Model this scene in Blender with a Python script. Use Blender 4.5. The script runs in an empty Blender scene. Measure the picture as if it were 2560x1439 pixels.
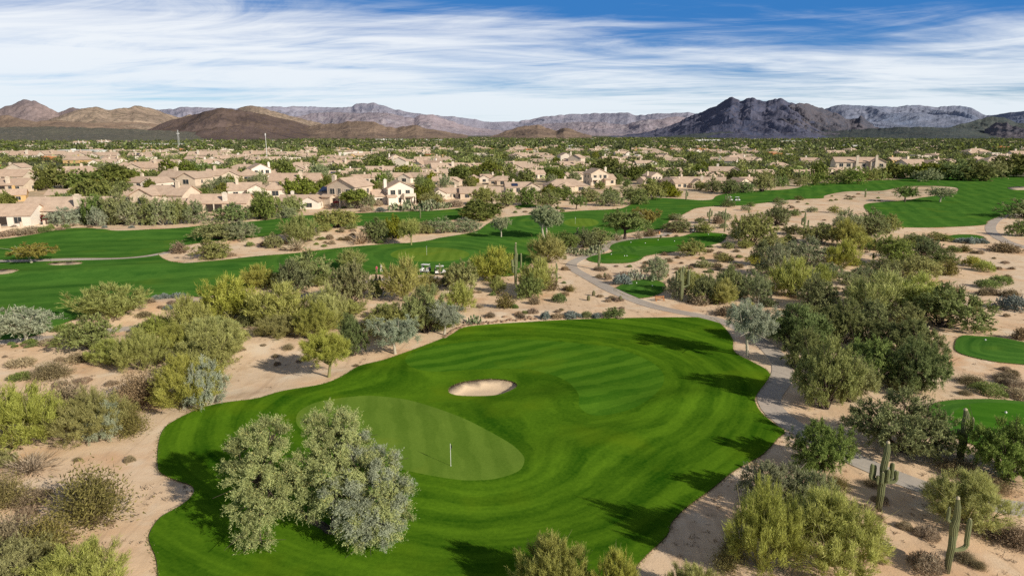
import bpy, math, random
import numpy as np
from mathutils import Vector, Matrix, geometry
random.seed(7)
C = bpy.context.scene.collection
SC = bpy.context.scene
# ------------------------------------------------------------------ camera
F = 24/36*2560; PITCH = math.radians(12.7); H0 = 30.0
cp, sp = math.cos(PITCH), math.sin(PITCH)
cam_d = bpy.data.cameras.new('camera'); cam = bpy.data.objects.new('camera', cam_d); C.objects.link(cam)
cam_d.lens = 24; cam_d.sensor_width = 36; cam_d.clip_start = 0.5; cam_d.clip_end = 150000
cam.location = (0, 0, H0); cam.rotation_euler = (math.pi/2-PITCH, 0, 0); SC.camera = cam
SC.view_settings.view_transform = 'Standard'; SC.view_settings.look = 'None'; SC.view_settings.exposure = 0; SC.view_settings.gamma = 1
SC.cycles.max_bounces = 5; SC.cycles.diffuse_bounces = 3; SC.cycles.transmission_bounces = 3; SC.cycles.transparent_max_bounces = 4
SC.cycles.glossy_bounces = 2
try: SC.cycles.use_denoising = False
except Exception: pass

def ray(px, py):
    u = (px-1280)/F; v = (py-719.5)/F
    return u, cp-v*sp, -(v*cp+sp)
# ------------------------------------------------------------------ terrain height
def flat(px, py):
    dx, dy, dz = ray(px, py); t = H0/-dz
    return dx*t, dy*t
MOUNDS = []  # x, y, rx, ry, rot, h
def mound(px, py, rx, ry, h, rot=0):
    x, y = flat(px, py); MOUNDS.append((x, y, rx, ry, math.radians(rot), h))
mound(1425, 1003, 6.0, 4.0, .75, 15); mound(1640, 1020, 5, 2.4, .5, 20); mound(1760, 1000, 7, 3, .4, -10)
mound(1240, 1050, 9, 3.5, .45, -20); mound(640, 1010, 7, 3, .5, 30); mound(900, 945, 9, 3, .35, 10)
mound(1500, 1110, 10, 3, .4, 35); mound(1300, 1290, 9, 5, -.45, 20); mound(1900, 950, 8, 6, .5)
mound(230, 588, 24, 9, 1.5, 5); mound(500, 600, 30, 8, -.5); mound(150, 690, 22, 5, .8, 8); mound(420, 672, 24, 5, .8, 12)
mound(330, 700, 26, 5, -.5, 10); mound(560, 690, 20, 6, .4); mound(180, 655, 14, 5, .7)
mound(700, 598, 26, 9, 1.5, 8); mound(860, 580, 16, 8, 1.4); mound(430, 775, 15, 6, 1.6, 10); mound(640, 860, 14, 6, .8)
mound(1240, 790, 16, 5, .7, 5); mound(930, 640, 12, 7, .5); mound(1200, 630, 12, 6, .5); mound(1300, 600, 30, 5, .6)
mound(1700, 610, 16, 6, .5, 5); mound(1800, 590, 14, 7, .7); mound(1530, 645, 12, 5, .6); mound(1600, 722, 7, 6, .6)
mound(2430, 1060, 12, 9, .6); mound(2500, 880, 14, 7, .6); mound(2000, 560, 40, 18, 1.2)
def hgt(x, y):
    x = np.asarray(x, float); y = np.asarray(y, float)
    h = .22*np.sin(x*.031+1.3)*np.sin(y*.027+.4)+.16*np.sin(x*.083+y*.051)*np.sin(y*.071-x*.022+2)+.05*np.sin(x*.31+y*.12)*np.sin(y*.27-x*.11)
    for (mx, my, rx, ry, r, mh) in MOUNDS:
        dx, dy = x-mx, y-my; c, s = math.cos(r), math.sin(r)
        q = ((dx*c+dy*s)/rx)**2+((-dx*s+dy*c)/ry)**2
        h = h+mh*np.exp(-q*.9)
    d = np.hypot(x, y)
    f = np.clip((620-d)/120, 0, 1); f = f*f*(3-2*f)
    return h*f
def at(px, py, dz=0.0):
    dx, dy, dzr = ray(px, py); z = 0.0
    for _ in range(8):
        t = (H0-z)/-dzr
        z = .5*z+.5*(float(hgt(dx*t, dy*t))+dz)
    t = (H0-z)/-dzr
    return dx*t, dy*t
def ht(x, y): return float(hgt(x, y))
def catmull(pts, n=6, closed=True):
    P = np.array(pts, float); N = len(P); out = []
    rng = range(N) if closed else range(N-1)
    for i in rng:
        if closed: p0, p1, p2, p3 = P[i-1], P[i], P[(i+1) % N], P[(i+2) % N]
        else: p0, p1, p2, p3 = P[max(i-1, 0)], P[i], P[i+1], P[min(i+2, N-1)]
        for k in range(n):
            t = k/n
            out.append(.5*((2*p1)+(-p0+p2)*t+(2*p0-5*p1+4*p2-p3)*t*t+(-p0+3*p1-3*p2+p3)*t**3))
    if not closed: out.append(P[-1])
    return np.array(out)
def resample(W, closed=True):
    out = []; N = len(W)
    for i in range(N if closed else N-1):
        a, b = W[i], W[(i+1) % N]; L = np.linalg.norm(b-a); d = np.hypot(*a)
        k = max(1, int(L/max(.5, d*.008)))
        for j in range(k): out.append(a+(b-a)*j/k)
    # drop points that lie too near each other
    res = [out[0]]
    for p in out[1:]:
        if np.linalg.norm(p-res[-1]) > max(.25, np.hypot(*p)*.003): res.append(p)
    return np.array(res)
def poly(pts, n=6):
    W = catmull(pts, n); W = np.array([at(*p) for p in W])
    return resample(W)
def ellipse_w(px, py, rxpx, rypx, rot=0):
    pts = [(px+rxpx*math.cos(a)*math.cos(rot)-rypx*math.sin(a)*math.sin(rot), py+rxpx*math.cos(a)*math.sin(rot)+rypx*math.sin(a)*math.cos(rot)) for a in np.linspace(0, 2*math.pi, 18, endpoint=False)]
    return poly(pts, 4)
def ribbon(pts, width, n=6):
    W = catmull(pts, n, False); W = np.array([at(*p) for p in W])
    # even out in the world and offset each side
    L = [0]
    for a, b in zip(W[:-1], W[1:]): L.append(L[-1]+np.linalg.norm(b-a))
    s = np.arange(0, L[-1], 1.5); X = np.interp(s, L, W[:, 0]); Y = np.interp(s, L, W[:, 1])
    k = np.ones(5)/5
    if len(X) > 12:
        X[2:-2] = np.convolve(X, k, 'valid'); Y[2:-2] = np.convolve(Y, k, 'valid')
    T = np.stack([np.gradient(X), np.gradient(Y)], 1); T /= np.linalg.norm(T, axis=1)[:, None]+1e-9
    Nn = np.stack([-T[:, 1], T[:, 0]], 1); P = np.stack([X, Y], 1)
    return resample(np.concatenate([P+Nn*width/2, (P-Nn*width/2)[::-1]])), P

turf_near = poly([(1130,836),(1160,819),(1220,812),(1280,808),(1400,801),(1500,797),(1600,795),(1700,794),(1778,796),(1803,812),(1817,827),(1832,850),(1836,880),(1880,905),(1918,927),(1926,950),(1900,975),(1887,999),(1896,1022),(1912,1041),(1936,1060),(1962,1080),(1944,1097),(1904,1138),(1835,1178),(1775,1226),(1715,1270),(1679,1307),(1667,1339),(1618,1387),(1586,1423),(1560,1470),(1400,1620),(900,1700),(440,1620),(398,1470),(396,1439),(390,1395),(374,1355),(376,1330),(402,1294),(450,1266),(482,1238),(480,1216),(442,1202),(402,1182),(394,1158),(397,1109),(410,1073),(442,1049),(503,1021),(563,1007),(640,997),(708,978),(805,961),(857,940),(900,915),(960,900),(1040,872),(1090,853)])
green_near = poly([(899,991),(951,992),(1020,1001),(1089,1021),(1159,1047),(1228,1082),(1280,1113),(1306,1138),(1311,1155),(1296,1179),(1245,1197),(1193,1202),(1141,1200),(1055,1186),(980,1168),(880,1140),(800,1105),(748,1070),(742,1040),(765,1018),(812,1002)])
fair_near = poly([(1090,866),(1200,853),(1300,850),(1400,855),(1522,868),(1594,890),(1642,916),(1660,944),(1650,973),(1614,1005),(1562,1029),(1490,1040),(1450,1020),(1445,985),(1410,950),(1340,928),(1280,922),(1180,925),(1080,930),(1022,915),(1020,888)])
bunker_near = poly([(1121,975),(1130,965),(1160,955),(1210,949),(1250,949),(1280,954),(1293,963),(1286,972),(1262,983),(1238,989),(1200,991),(1150,990),(1125,984)])
# the long double fairway behind, its sandy island cut out by going round it
turf_left = poly([(-260,612),(-60,603),(0,598),(50,592),(110,582),(150,574),(195,570),(230,571),(262,575),(300,577),(380,574),(450,570),(520,563),(600,557),(660,551),(740,541),(820,536),(880,534),(950,531),(1060,528),(1120,524),(1178,519),(1165,540),(1120,552),(1060,557),(960,563),(850,567),(750,573),(690,588),(600,597),(520,605),(460,615),(428,627),(400,634),(400,641),(420,652),(450,658),(490,657),(560,650),(640,641),(740,633),(850,620),(960,611),(1030,607),(1070,602),(1100,595),(1150,587),(1192,578),(1219,560),(1250,547),(1300,540),(1404,531),(1455,527),(1522,524),(1555,521),(1582,509),(1602,498),(1626,494),(1656,495),(1710,498),(1750,501),(1780,499),(1794,489),(1834,482),(1888,477),(1949,475),(1992,470),(2012,463),(2036,459),(2069,458),(2120,455),(2170,452),(2251,449),(2271,443),(2315,442),(2338,437),(2385,435),(2450,436),(2560,438),(2760,440),(2860,470),(2760,505),(2560,532),(2506,542),(2469,553),(2456,563),(2338,569),(2248,568),(2240,564),(2204,549),(2170,529),(2160,516),(2170,509),(2221,504),(2271,500),(2305,494),(2355,487),(2390,480),(2392,470),(2340,465),(2260,467),(2204,477),(2116,479),(2063,489),(2056,496),(1996,498),(1949,503),(1880,511),(1851,514),(1784,516),(1740,521),(1720,530),(1700,540),(1672,553),(1663,571),(1610,577),(1560,585),(1530,596),(1440,602),(1400,612),(1375,625),(1348,640),(1330,656),(1280,690),(1180,684),(1100,687),(977,688),(935,686),(850,694),(700,708),(600,722),(515,742),(462,740),(400,738),(375,745),(350,750),(280,765),(212,790),(170,805),(130,822),(90,838),(30,850),(-20,856),(-120,864),(-500,880),(-700,700)])
green_mid = ellipse_w(1075, 637, 99, 18)
green_far = ellipse_w(1453, 557, 44, 11)
tee_long = poly([(1467,649),(1480,640),(1497,637),(1525,632),(1531,627),(1520,619),(1524,613),(1542,605),(1580,599),(1630,595),(1670,594),(1705,591),(1725,585),(1742,581),(1780,582),(1816,586),(1812,597),(1800,607),(1780,612),(1770,617),(1742,624),(1705,627),(1670,632),(1630,637),(1610,642),(1600,650),(1575,657),(1530,659),(1492,657)])
tee_long_a = ellipse_w(1550, 642, 50, 7); tee_long_b = poly([(1550,608),(1640,600),(1700,603),(1745,607),(1700,614),(1620,616),(1560,615)]); tee_long_c = ellipse_w(1775, 590, 32, 5)
tee_small = poly([(1537,724),(1555,712),(1592,701),(1630,700),(1655,706),(1664,716),(1657,730),(1635,740),(1610,745),(1587,746),(1567,741),(1550,732)])
tee_right = poly([(2388,858),(2394,847),(2410,839),(2445,841),(2495,844),(2560,856),(2640,872),(2680,900),(2640,920),(2560,912),(2484,904),(2419,890),(2389,876)])
tee_big = poly([(2325,1015),(2363,1003),(2424,999),(2484,999),(2560,1005),(2680,1020),(2760,1060),(2740,1130),(2600,1150),(2500,1135),(2436,1113),(2395,1097),(2363,1081),(2339,1061),(2326,1035)])
tee_big_a = poly([(2378,1040),(2420,1012),(2500,1008),(2580,1015),(2660,1040),(2640,1085),(2540,1090),(2440,1080),(2390,1062)])
tee_tiny = poly([(2368,591),(2395,587),(2430,587),(2455,591),(2462,597),(2440,600),(2407,598),(2380,595)])
tee_back = poly([(1287,517),(1300,513),(1333,512),(1345,515),(1320,519),(1295,520)])
tee_back2 = poly([(1451,494),(1470,490),(1490,492),(1488,503),(1460,505)])
turf_far = poly([(-300,412),(-50,409),(60,408),(240,409),(240,416),(60,421),(-50,425),(-300,430)])
bunker_l = poly([(118,660),(140,656),(185,654),(206,657),(197,661),(160,663.5),(130,663)])
bunker_ll = poly([(-30,676),(0,674),(25,673),(47,676),(37,681),(15,685.5),(-25,687)])
bunker_r = poly([(2519,469),(2545,466.5),(2575,468),(2585,473),(2545,475.5),(2524,473)])
path_a, path_a_c = ribbon([(2700,1290),(2560,1272),(2492,1266),(2400,1247),(2343,1232),(2262,1202),(2202,1178),(2122,1142),(2065,1113),(2009,1081),(1961,1050),(1922,1021),(1916,997),(1937,970),(1956,945),(1957,916),(1938,886),(1906,856),(1868,830),(1822,808),(1755,790),(1680,777),(1630,765),(1580,747),(1530,726),(1492,705),(1455,685),(1430,670),(1429,657),(1455,645),(1492,632),(1513,623),(1513,614),(1530,606),(1560,600),(1605,595),(1650,590),(1672,584),(1668,578)], 2.6)
path_b, _ = ribbon([(-300,653),(0,653),(60,652),(130,650),(210,648),(290,647),(350,643),(390,637),(415,632),(428,629)], 2.6)
path_c, _ = ribbon([(-220,872),(-30,858),(50,852),(100,846),(150,842),(190,837),(280,826),(350,818),(420,808),(500,795),(600,772),(750,742),(880,712),(935,699),(980,698),(1060,697),(1110,692)], 2.5)
path_d, _ = ribbon([(2860,660),(2640,635),(2560,617),(2520,606),(2487,587),(2476,572),(2482,557),(2502,545),(2560,532),(2650,520)], 3.0)
# name, polygon, lift, kind of surface, stripe mode
REG = [
 ('sand_bunker', bunker_near, 'bunker', None), ('sand_bunker', bunker_l, 'bunker', None), ('sand_bunker', bunker_ll, 'bunker', None), ('sand_bunker', bunker_r, 'bunker', None),
 ('putting_green', green_near, 'green', 0), ('putting_green', green_mid, 'green', 1), ('putting_green', green_far, 'green', 1),
 ('mown_fairway', fair_near, 'fair', 2),
 ('tee_lawn', tee_long_a, 'tee', 3), ('tee_lawn', tee_long_b, 'tee', 3), ('tee_lawn', tee_long_c, 'tee', 3), ('tee_lawn', tee_big_a, 'tee', 3),
 ('cart_path', path_a, 'path', None), ('cart_path', path_b, 'path', None), ('cart_path', path_c, 'path', None), ('cart_path', path_d, 'path', None),
 ('rough_lawn', turf_near, 'rough', 4), ('tee_rough_lawn', tee_long, 'rough', 5), ('tee_rough_lawn', tee_small, 'rough', 5), ('tee_rough_lawn', tee_right, 'rough', 5),
 ('tee_rough_lawn', tee_big, 'rough', 5), ('tee_rough_lawn', tee_tiny, 'rough', 5), ('tee_rough_lawn', tee_back, 'rough', 5), ('tee_rough_lawn', tee_back2, 'rough', 5),
 ('far_fairway_lawn', turf_left, 'rough', 6), ('far_fairway_lawn', turf_far, 'rough', 5)]

def inside(P, Q):
    """points Q (n,2) inside polygon P (m,2)"""
    res = np.zeros(len(Q), bool)
    mn, mx = P.min(0), P.max(0)
    idx = np.where((Q[:, 0] >= mn[0]) & (Q[:, 0] <= mx[0]) & (Q[:, 1] >= mn[1]) & (Q[:, 1] <= mx[1]))[0]
    if not len(idx): return res
    q = Q[idx]; r = np.zeros(len(q), bool)
    x0, y0 = P[:, 0], P[:, 1]; x1, y1 = np.roll(x0, -1), np.roll(y0, -1)
    for a, b, c, d in zip(x0, y0, x1, y1):
        if b == d: continue
        m = (b > q[:, 1]) != (d > q[:, 1])
        r ^= m & (q[:, 0] < (c-a)*(q[:, 1]-b)/(d-b)+a)
    res[idx] = r
    return res
def dist_to(P, Q, step=1):
    S = P[::step]; out = np.full(len(Q), 1e9)
    for k in range(0, len(Q), 4000):
        q = Q[k:k+4000]
        out[k:k+4000] = np.sqrt(((q[:, None, :]-S[None])**2).sum(2).min(1))
    return out

# ------------------------------------------------------------------ materials
def newmat(name):
    m = bpy.data.materials.new(name); m.use_nodes = True; nt = m.node_tree; nt.nodes.clear()
    out = nt.nodes.new('ShaderNodeOutputMaterial')
    return m, nt, out
class NB:
    """small node helper"""
    def __init__(s, nt): s.nt = nt
    def n(s, t, **k):
        nd = s.nt.nodes.new('ShaderNode'+t)
        for a, b in k.items(): setattr(nd, a, b)
        return nd
    def set(s, sock, v):
        if hasattr(v, 'is_output'): s.nt.links.new(v, sock)
        elif v is not None: sock.default_value = v
    def math(s, op, a, b=None, c=None, clamp=False):
        nd = s.n('Math', operation=op); nd.use_clamp = clamp
        s.set(nd.inputs[0], a); s.set(nd.inputs[1], b); s.set(nd.inputs[2], c)
        return nd.outputs[0]
    def mix(s, f, a, b, mode='MIX'):
        nd = s.n('Mix', data_type='RGBA', blend_type=mode)
        s.set(nd.inputs[0], f); s.set(nd.inputs[6], a if hasattr(a, 'is_output') else (*a[:3], 1)); s.set(nd.inputs[7], b if hasattr(b, 'is_output') else (*b[:3], 1))
        return nd.outputs[2]
    def noise(s, vec, scale, detail=3, rough=.55, dist=0):
        nd = s.n('TexNoise'); s.set(nd.inputs['Vector'], vec); nd.inputs['Scale'].default_value = scale; nd.inputs['Detail'].default_value = detail
        nd.inputs['Roughness'].default_value = rough; nd.inputs['Distortion'].default_value = dist
        return nd.outputs['Fac']
    def ramp(s, f, stops):
        nd = s.n('ValToRGB'); s.set(nd.inputs[0], f); el = nd.color_ramp.elements
        while len(el) > 1: el.remove(el[-1])
        for i, (p, c) in enumerate(stops):
            e = el[0] if i == 0 else el.new(p)
            e.position = p; e.color = (*c, 1) if not isinstance(c, (int, float)) else (c, c, c, 1)
        return nd.outputs[0]
    def range(s, v, a, b, c=0., d=1.):
        nd = s.n('MapRange'); s.set(nd.inputs[0], v)
        for i, x in enumerate((a, b, c, d)): nd.inputs[i+1].default_value = x
        return nd.outputs[0]
    def vmul(s, v, k):
        nd = s.n('VectorMath', operation='MULTIPLY'); s.set(nd.inputs[0], v); nd.inputs[1].default_value = k
        return nd.outputs[0]
    def bump(s, h, strength=.5, dist=.1):
        nd = s.n('Bump'); s.set(nd.inputs['Height'], h); nd.inputs['Strength'].default_value = strength; nd.inputs['Distance'].default_value = dist
        return nd.outputs[0]
    def surf(s, out, col, rough=.9, normal=None, spec=.15):
        b = s.n('BsdfPrincipled'); s.set(b.inputs['Base Color'], col if hasattr(col, 'is_output') else (*col[:3], 1)); s.set(b.inputs['Roughness'], rough)
        b.inputs['Specular IOR Level'].default_value = spec
        if normal is not None: s.set(b.inputs['Normal'], normal)
        s.nt.links.new(b.outputs[0], out.inputs[0]); return b
def simple(name, col, rough=.8, var=.15, scale=3., spec=.2, metal=0, bump=0.):
    m, nt, out = newmat(name); b = NB(nt)
    co = b.n('TexCoord').outputs['Object']; n = b.noise(co, scale, 4)
    c = b.mix(n, [x*(1-var) for x in col], [min(1, x*(1+var)) for x in col])
    bs = b.surf(out, c, rough, b.bump(n, bump, .02) if bump else None, spec)
    bs.inputs['Metallic'].default_value = metal
    return m
def mat_sand(name, bunker=False):
    m, nt, out = newmat(name); b = NB(nt); pos = b.n('NewGeometry').outputs['Position']
    n1 = b.noise(pos, .035, 4); n2 = b.noise(pos, .5, 5, .6); n3 = b.noise(pos, 6., 3, .7); n4 = b.noise(pos, .11, 3)
    if bunker:
        c = b.mix(n2, (.66, .50, .34), (.74, .58, .41)); w = b.noise(b.vmul(pos, (1, 7, 1)), 1.6, 2)
        b.surf(out, b.mix(n3, c, (.78, .62, .45)), .95, b.bump(b.math('ADD', w, n3), .5, .06)); return m
    c = b.mix(b.range(n1, .38, .62), (.84, .61, .41), (.80, .63, .46))
    c = b.mix(b.range(n4, .52, .68), c, (.72, .465, .285))
    c = b.mix(b.range(n2, .48, .8), c, (.64, .46, .30))
    rut = b.noise(b.vmul(pos, (.55, .06, 1)), 1., 3, .6, 1.5); c = b.mix(b.math('MULTIPLY', b.range(rut, .54, .66), .45), c, (.52, .37, .25))
    c = b.mix(b.range(n3, .62, .85), c, (.60, .44, .29))
    lite = b.noise(pos, .19, 4)
    c = b.mix(b.range(lite, .55, .72), c, (.84, .70, .54))
    # vegetation speckle grows with distance from the course
    ln = b.n('VectorMath', operation='LENGTH'); nt.links.new(pos, ln.inputs[0])
    far = b.range(ln.outputs['Value'], 320, 560)
    sp_ = b.range(b.noise(pos, .09, 4, .65), .40, .52)
    c = b.mix(b.math('MULTIPLY', far, sp_), c, (.12, .125, .05))
    b.surf(out, c, .95, b.bump(b.math('ADD', n2, b.math('MULTIPLY', n3, .4)), .35, .18)); return m
def mat_far_ground():
    m, nt, out = newmat('far desert ground'); b = NB(nt); pos = b.n('NewGeometry').outputs['Position']
    n1 = b.noise(pos, .012, 5, .65); n2 = b.noise(pos, .0012, 4)
    c = b.mix(b.range(n1, .42, .56), (.075, .085, .04), (.25, .19, .125))
    c = b.mix(b.range(n2, .4, .6), c, b.mix(.5, c, (.10, .11, .065)))
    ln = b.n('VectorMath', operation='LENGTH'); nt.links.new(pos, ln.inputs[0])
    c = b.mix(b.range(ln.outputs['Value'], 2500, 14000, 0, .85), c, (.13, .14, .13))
    b.surf(out, c, .95); return m
def mat_turf(name, ca, cb, mode):
    m, nt, out = newmat(name); b = NB(nt); pos = b.n('NewGeometry').outputs['Position']
    at_ = b.n('Attribute', attribute_name='mow'); sep = b.n('SeparateXYZ'); nt.links.new(at_.outputs['Vector'], sep.inputs[0])
    ph, d = sep.outputs[0], sep.outputs[1]
    wob = b.noise(pos, .22, 3)
    ph2 = b.math('ADD', ph, b.math('MULTIPLY', b.math('SUBTRACT', wob, .5), .9))
    s = b.math('SINE', b.math('MULTIPLY', ph2, 2*math.pi))
    st = b.range(s, -.28, .28)
    # long streaks that follow the mowing lines
    cb_ = b.n('CombineXYZ'); nt.links.new(b.math('MULTIPLY', ph, 2.6), cb_.inputs[0]); nt.links.new(b.math('MULTIPLY', sep.outputs[2], .05), cb_.inputs[1])
    streak = b.noise(cb_.outputs[0], 1.0, 4, .62)
    fine = b.noise(pos, 3.2, 4, .7); mid = b.noise(pos, .13, 4, .6)
    amp = {'rough': .22, 'fair': .36, 'green': .26, 'tee': .25, 'far': .22}[mode]
    f = b.math('ADD', b.math('MULTIPLY', st, amp), b.math('MULTIPLY', b.range(streak, .32, .68), {'rough': .52, 'fair': .3, 'green': .25, 'tee': .3, 'far': .38}[mode]))
    f = b.math('ADD', f, b.math('MULTIPLY', b.range(mid, .3, .7), .36)); f = b.math('ADD', f, b.math('MULTIPLY', b.math('SUBTRACT', fine, .5), .95))
    c = b.mix(b.math('ADD', f, -.02, clamp=True), ca, cb)
    yel = b.range(b.noise(pos, .09, 3), .55, .75)
    c = b.mix(b.math('MULTIPLY', yel, .6), c, [cb[0]*1.35, cb[1]*1.02, cb[2]*.8])
    b.surf(out, c, 1., b.bump(b.noise(pos, 9, 2, .7), .3, .04), 0.); return m
def mat_path():
    m, nt, out = newmat('cart path concrete'); b = NB(nt); pos = b.n('NewGeometry').outputs['Position']
    n1 = b.noise(pos, .12, 4); n2 = b.noise(pos, 4., 3, .7); n3 = b.noise(pos, .7, 4)
    c = b.mix(b.range(n1, .35, .65), (.47, .40, .345), (.58, .52, .45)); c = b.mix(b.range(n2, .4, .8), c, (.36, .31, .28)); c = b.mix(b.range(n3, .55, .8), c, (.60, .50, .41))
    at_ = b.n('Attribute', attribute_name='mow'); sep = b.n('SeparateXYZ'); nt.links.new(at_.outputs['Vector'], sep.inputs[0])
    j = b.math('FRACT', b.math('MULTIPLY', sep.outputs[0], .25)); line = b.math('LESS_THAN', j, .02)
    c = b.mix(b.math('MULTIPLY', line, .6), c, (.14, .12, .11))
    ln = b.n('VectorMath', operation='LENGTH'); nt.links.new(pos, ln.inputs[0]); c = b.mix(b.range(ln.outputs['Value'], 58, 76, .65, 0), c, (.56, .54, .50))
    b.surf(out, c, .9, b.bump(n2, .2, .02)); return m
M = {}
M['sand'] = mat_sand('desert sand'); M['bunker'] = mat_sand('bunker sand', True); M['far'] = mat_far_ground(); M['path'] = mat_path()
M['rough'] = mat_turf('rough turf', (.020, .080, .004), (.118, .240, .013), 'rough')
M['rough_far'] = mat_turf('fairway turf', (.034, .115, .018), (.108, .245, .038), 'far')
M['fair'] = mat_turf('fairway stripes', (.036, .125, .008), (.112, .245, .018), 'fair')
M['green'] = mat_turf('putting green turf', (.105, .195, .022), (.185, .295, .042), 'green')
M['tee'] = mat_turf('tee turf', (.04, .145, .012), (.085, .225, .022), 'tee')
M['lip'] = simple('turf edge soil', (.10, .075, .04), .95, .4, 6)

def mesh_obj(name, V, Fc, mat, parent=None, smooth=True, mats=None):
    me = bpy.data.meshes.new(name); V = np.asarray(V, np.float32); Fc = np.asarray(Fc, np.int32)
    n = Fc.shape[1]; me.vertices.add(len(V)); me.vertices.foreach_set('co', V.ravel())
    me.loops.add(Fc.size); me.loops.foreach_set('vertex_index', Fc.ravel())
    me.polygons.add(len(Fc)); me.polygons.foreach_set('loop_start', np.arange(0, Fc.size, n, dtype=np.int32)); me.polygons.foreach_set('loop_total', np.full(len(Fc), n, np.int32))
    me.polygons.foreach_set('use_smooth', np.full(len(Fc), smooth, bool))
    me.update(calc_edges=True)
    if mat is not None: me.materials.append(mat)
    o = bpy.data.objects.new(name, me); C.objects.link(o)
    if parent is not None: o.parent = parent
    return o
# ------------------------------------------------------------------ partition of the ground near the course
AZ0, AZ1, R0, R1 = math.radians(-56), math.radians(56), 14., 620.
STEP = .0095
nr = int(math.log(R1/R0)/STEP); na = int((AZ1-AZ0)/(STEP*1.15))
rr = R0*np.exp(np.linspace(0, math.log(R1/R0), nr+1)); aa = np.linspace(AZ0, AZ1, na+1)
G = []
rng = np.random.default_rng(3)
for i, r in enumerate(rr):
    if r < 40 and i % 2: continue
    a = aa if i % 2 == 0 else (aa[:-1]+aa[1:])/2
    if i % 2: a = np.concatenate([[AZ0], a, [AZ1]])
    G.append(np.stack([r*np.sin(a), r*np.cos(a)], 1))
G = np.concatenate(G)
edges = []; pts = [G]; base = len(G); keep = np.ones(len(G), bool)
allb = np.concatenate([r[1] for r in REG])
# grid points very near a boundary are dropped so that no slivers form
cell = {}
for q in allb:
    s = max(.25, np.hypot(*q)*STEP*.45); cell.setdefault((int(q[0]//6), int(q[1]//6)), []).append((q[0], q[1], s*s))
for k, (x, y) in enumerate(G):
    if abs(math.atan2(x, y)) > AZ1-1e-4 or abs(math.hypot(x, y)-R1) < .01: continue
    i, j = int(x//6), int(y//6)
    for a in (i-1, i, i+1):
        for c_ in (j-1, j, j+1):
            for (u, v, s2) in cell.get((a, c_), ()):
                if (u-x)**2+(v-y)**2 < s2: keep[k] = False; break
            if not keep[k]: break
        if not keep[k]: break
pts = [G[keep]]; base = int(keep.sum())
secmask = lambda P: (np.abs(np.arctan2(P[:, 0], P[:, 1])) < AZ1-.01) & (np.hypot(P[:, 0], P[:, 1]) < R1-4) & (np.hypot(P[:, 0], P[:, 1]) > R0+.5)
for nm, P, k_, md in REG:
    m = secmask(P); n = len(P); idx = np.full(n, -1); idx[m] = base+np.arange(int(m.sum()))
    pts.append(P[m]); base += int(m.sum())
    for i in range(n):
        a, b_ = idx[i], idx[(i+1) % n]
        if a >= 0 and b_ >= 0: edges.append((int(a), int(b_)))
ALL = np.concatenate(pts)
res = geometry.delaunay_2d_cdt([Vector((float(a), float(b_))) for a, b_ in ALL], edges, [], 0, 1e-4, False)
VV = np.array([tuple(v) for v in res[0]]); FF = np.array(res[2], int)
A, B_, D_ = VV[FF[:, 0]], VV[FF[:, 1]], VV[FF[:, 2]]
area = np.abs((B_[:, 0]-A[:, 0])*(D_[:, 1]-A[:, 1])-(B_[:, 1]-A[:, 1])*(D_[:, 0]-A[:, 0]))/2
FF = FF[area > 1e-5]
CEN = VV[FF].mean(1)
FF = FF[(np.hypot(CEN[:, 0], CEN[:, 1]) > R0*.995)]; CEN = VV[FF].mean(1)
region = np.full(len(FF), -1)
for i in range(len(REG)-1, -1, -1):
    region[inside(REG[i][1], CEN)] = i
LIFT = {'bunker': .10, 'green': .10, 'fair': .10, 'tee': .10, 'rough': .10, 'path': .05}
ZV = hgt(VV[:, 0], VV[:, 1])
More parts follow.
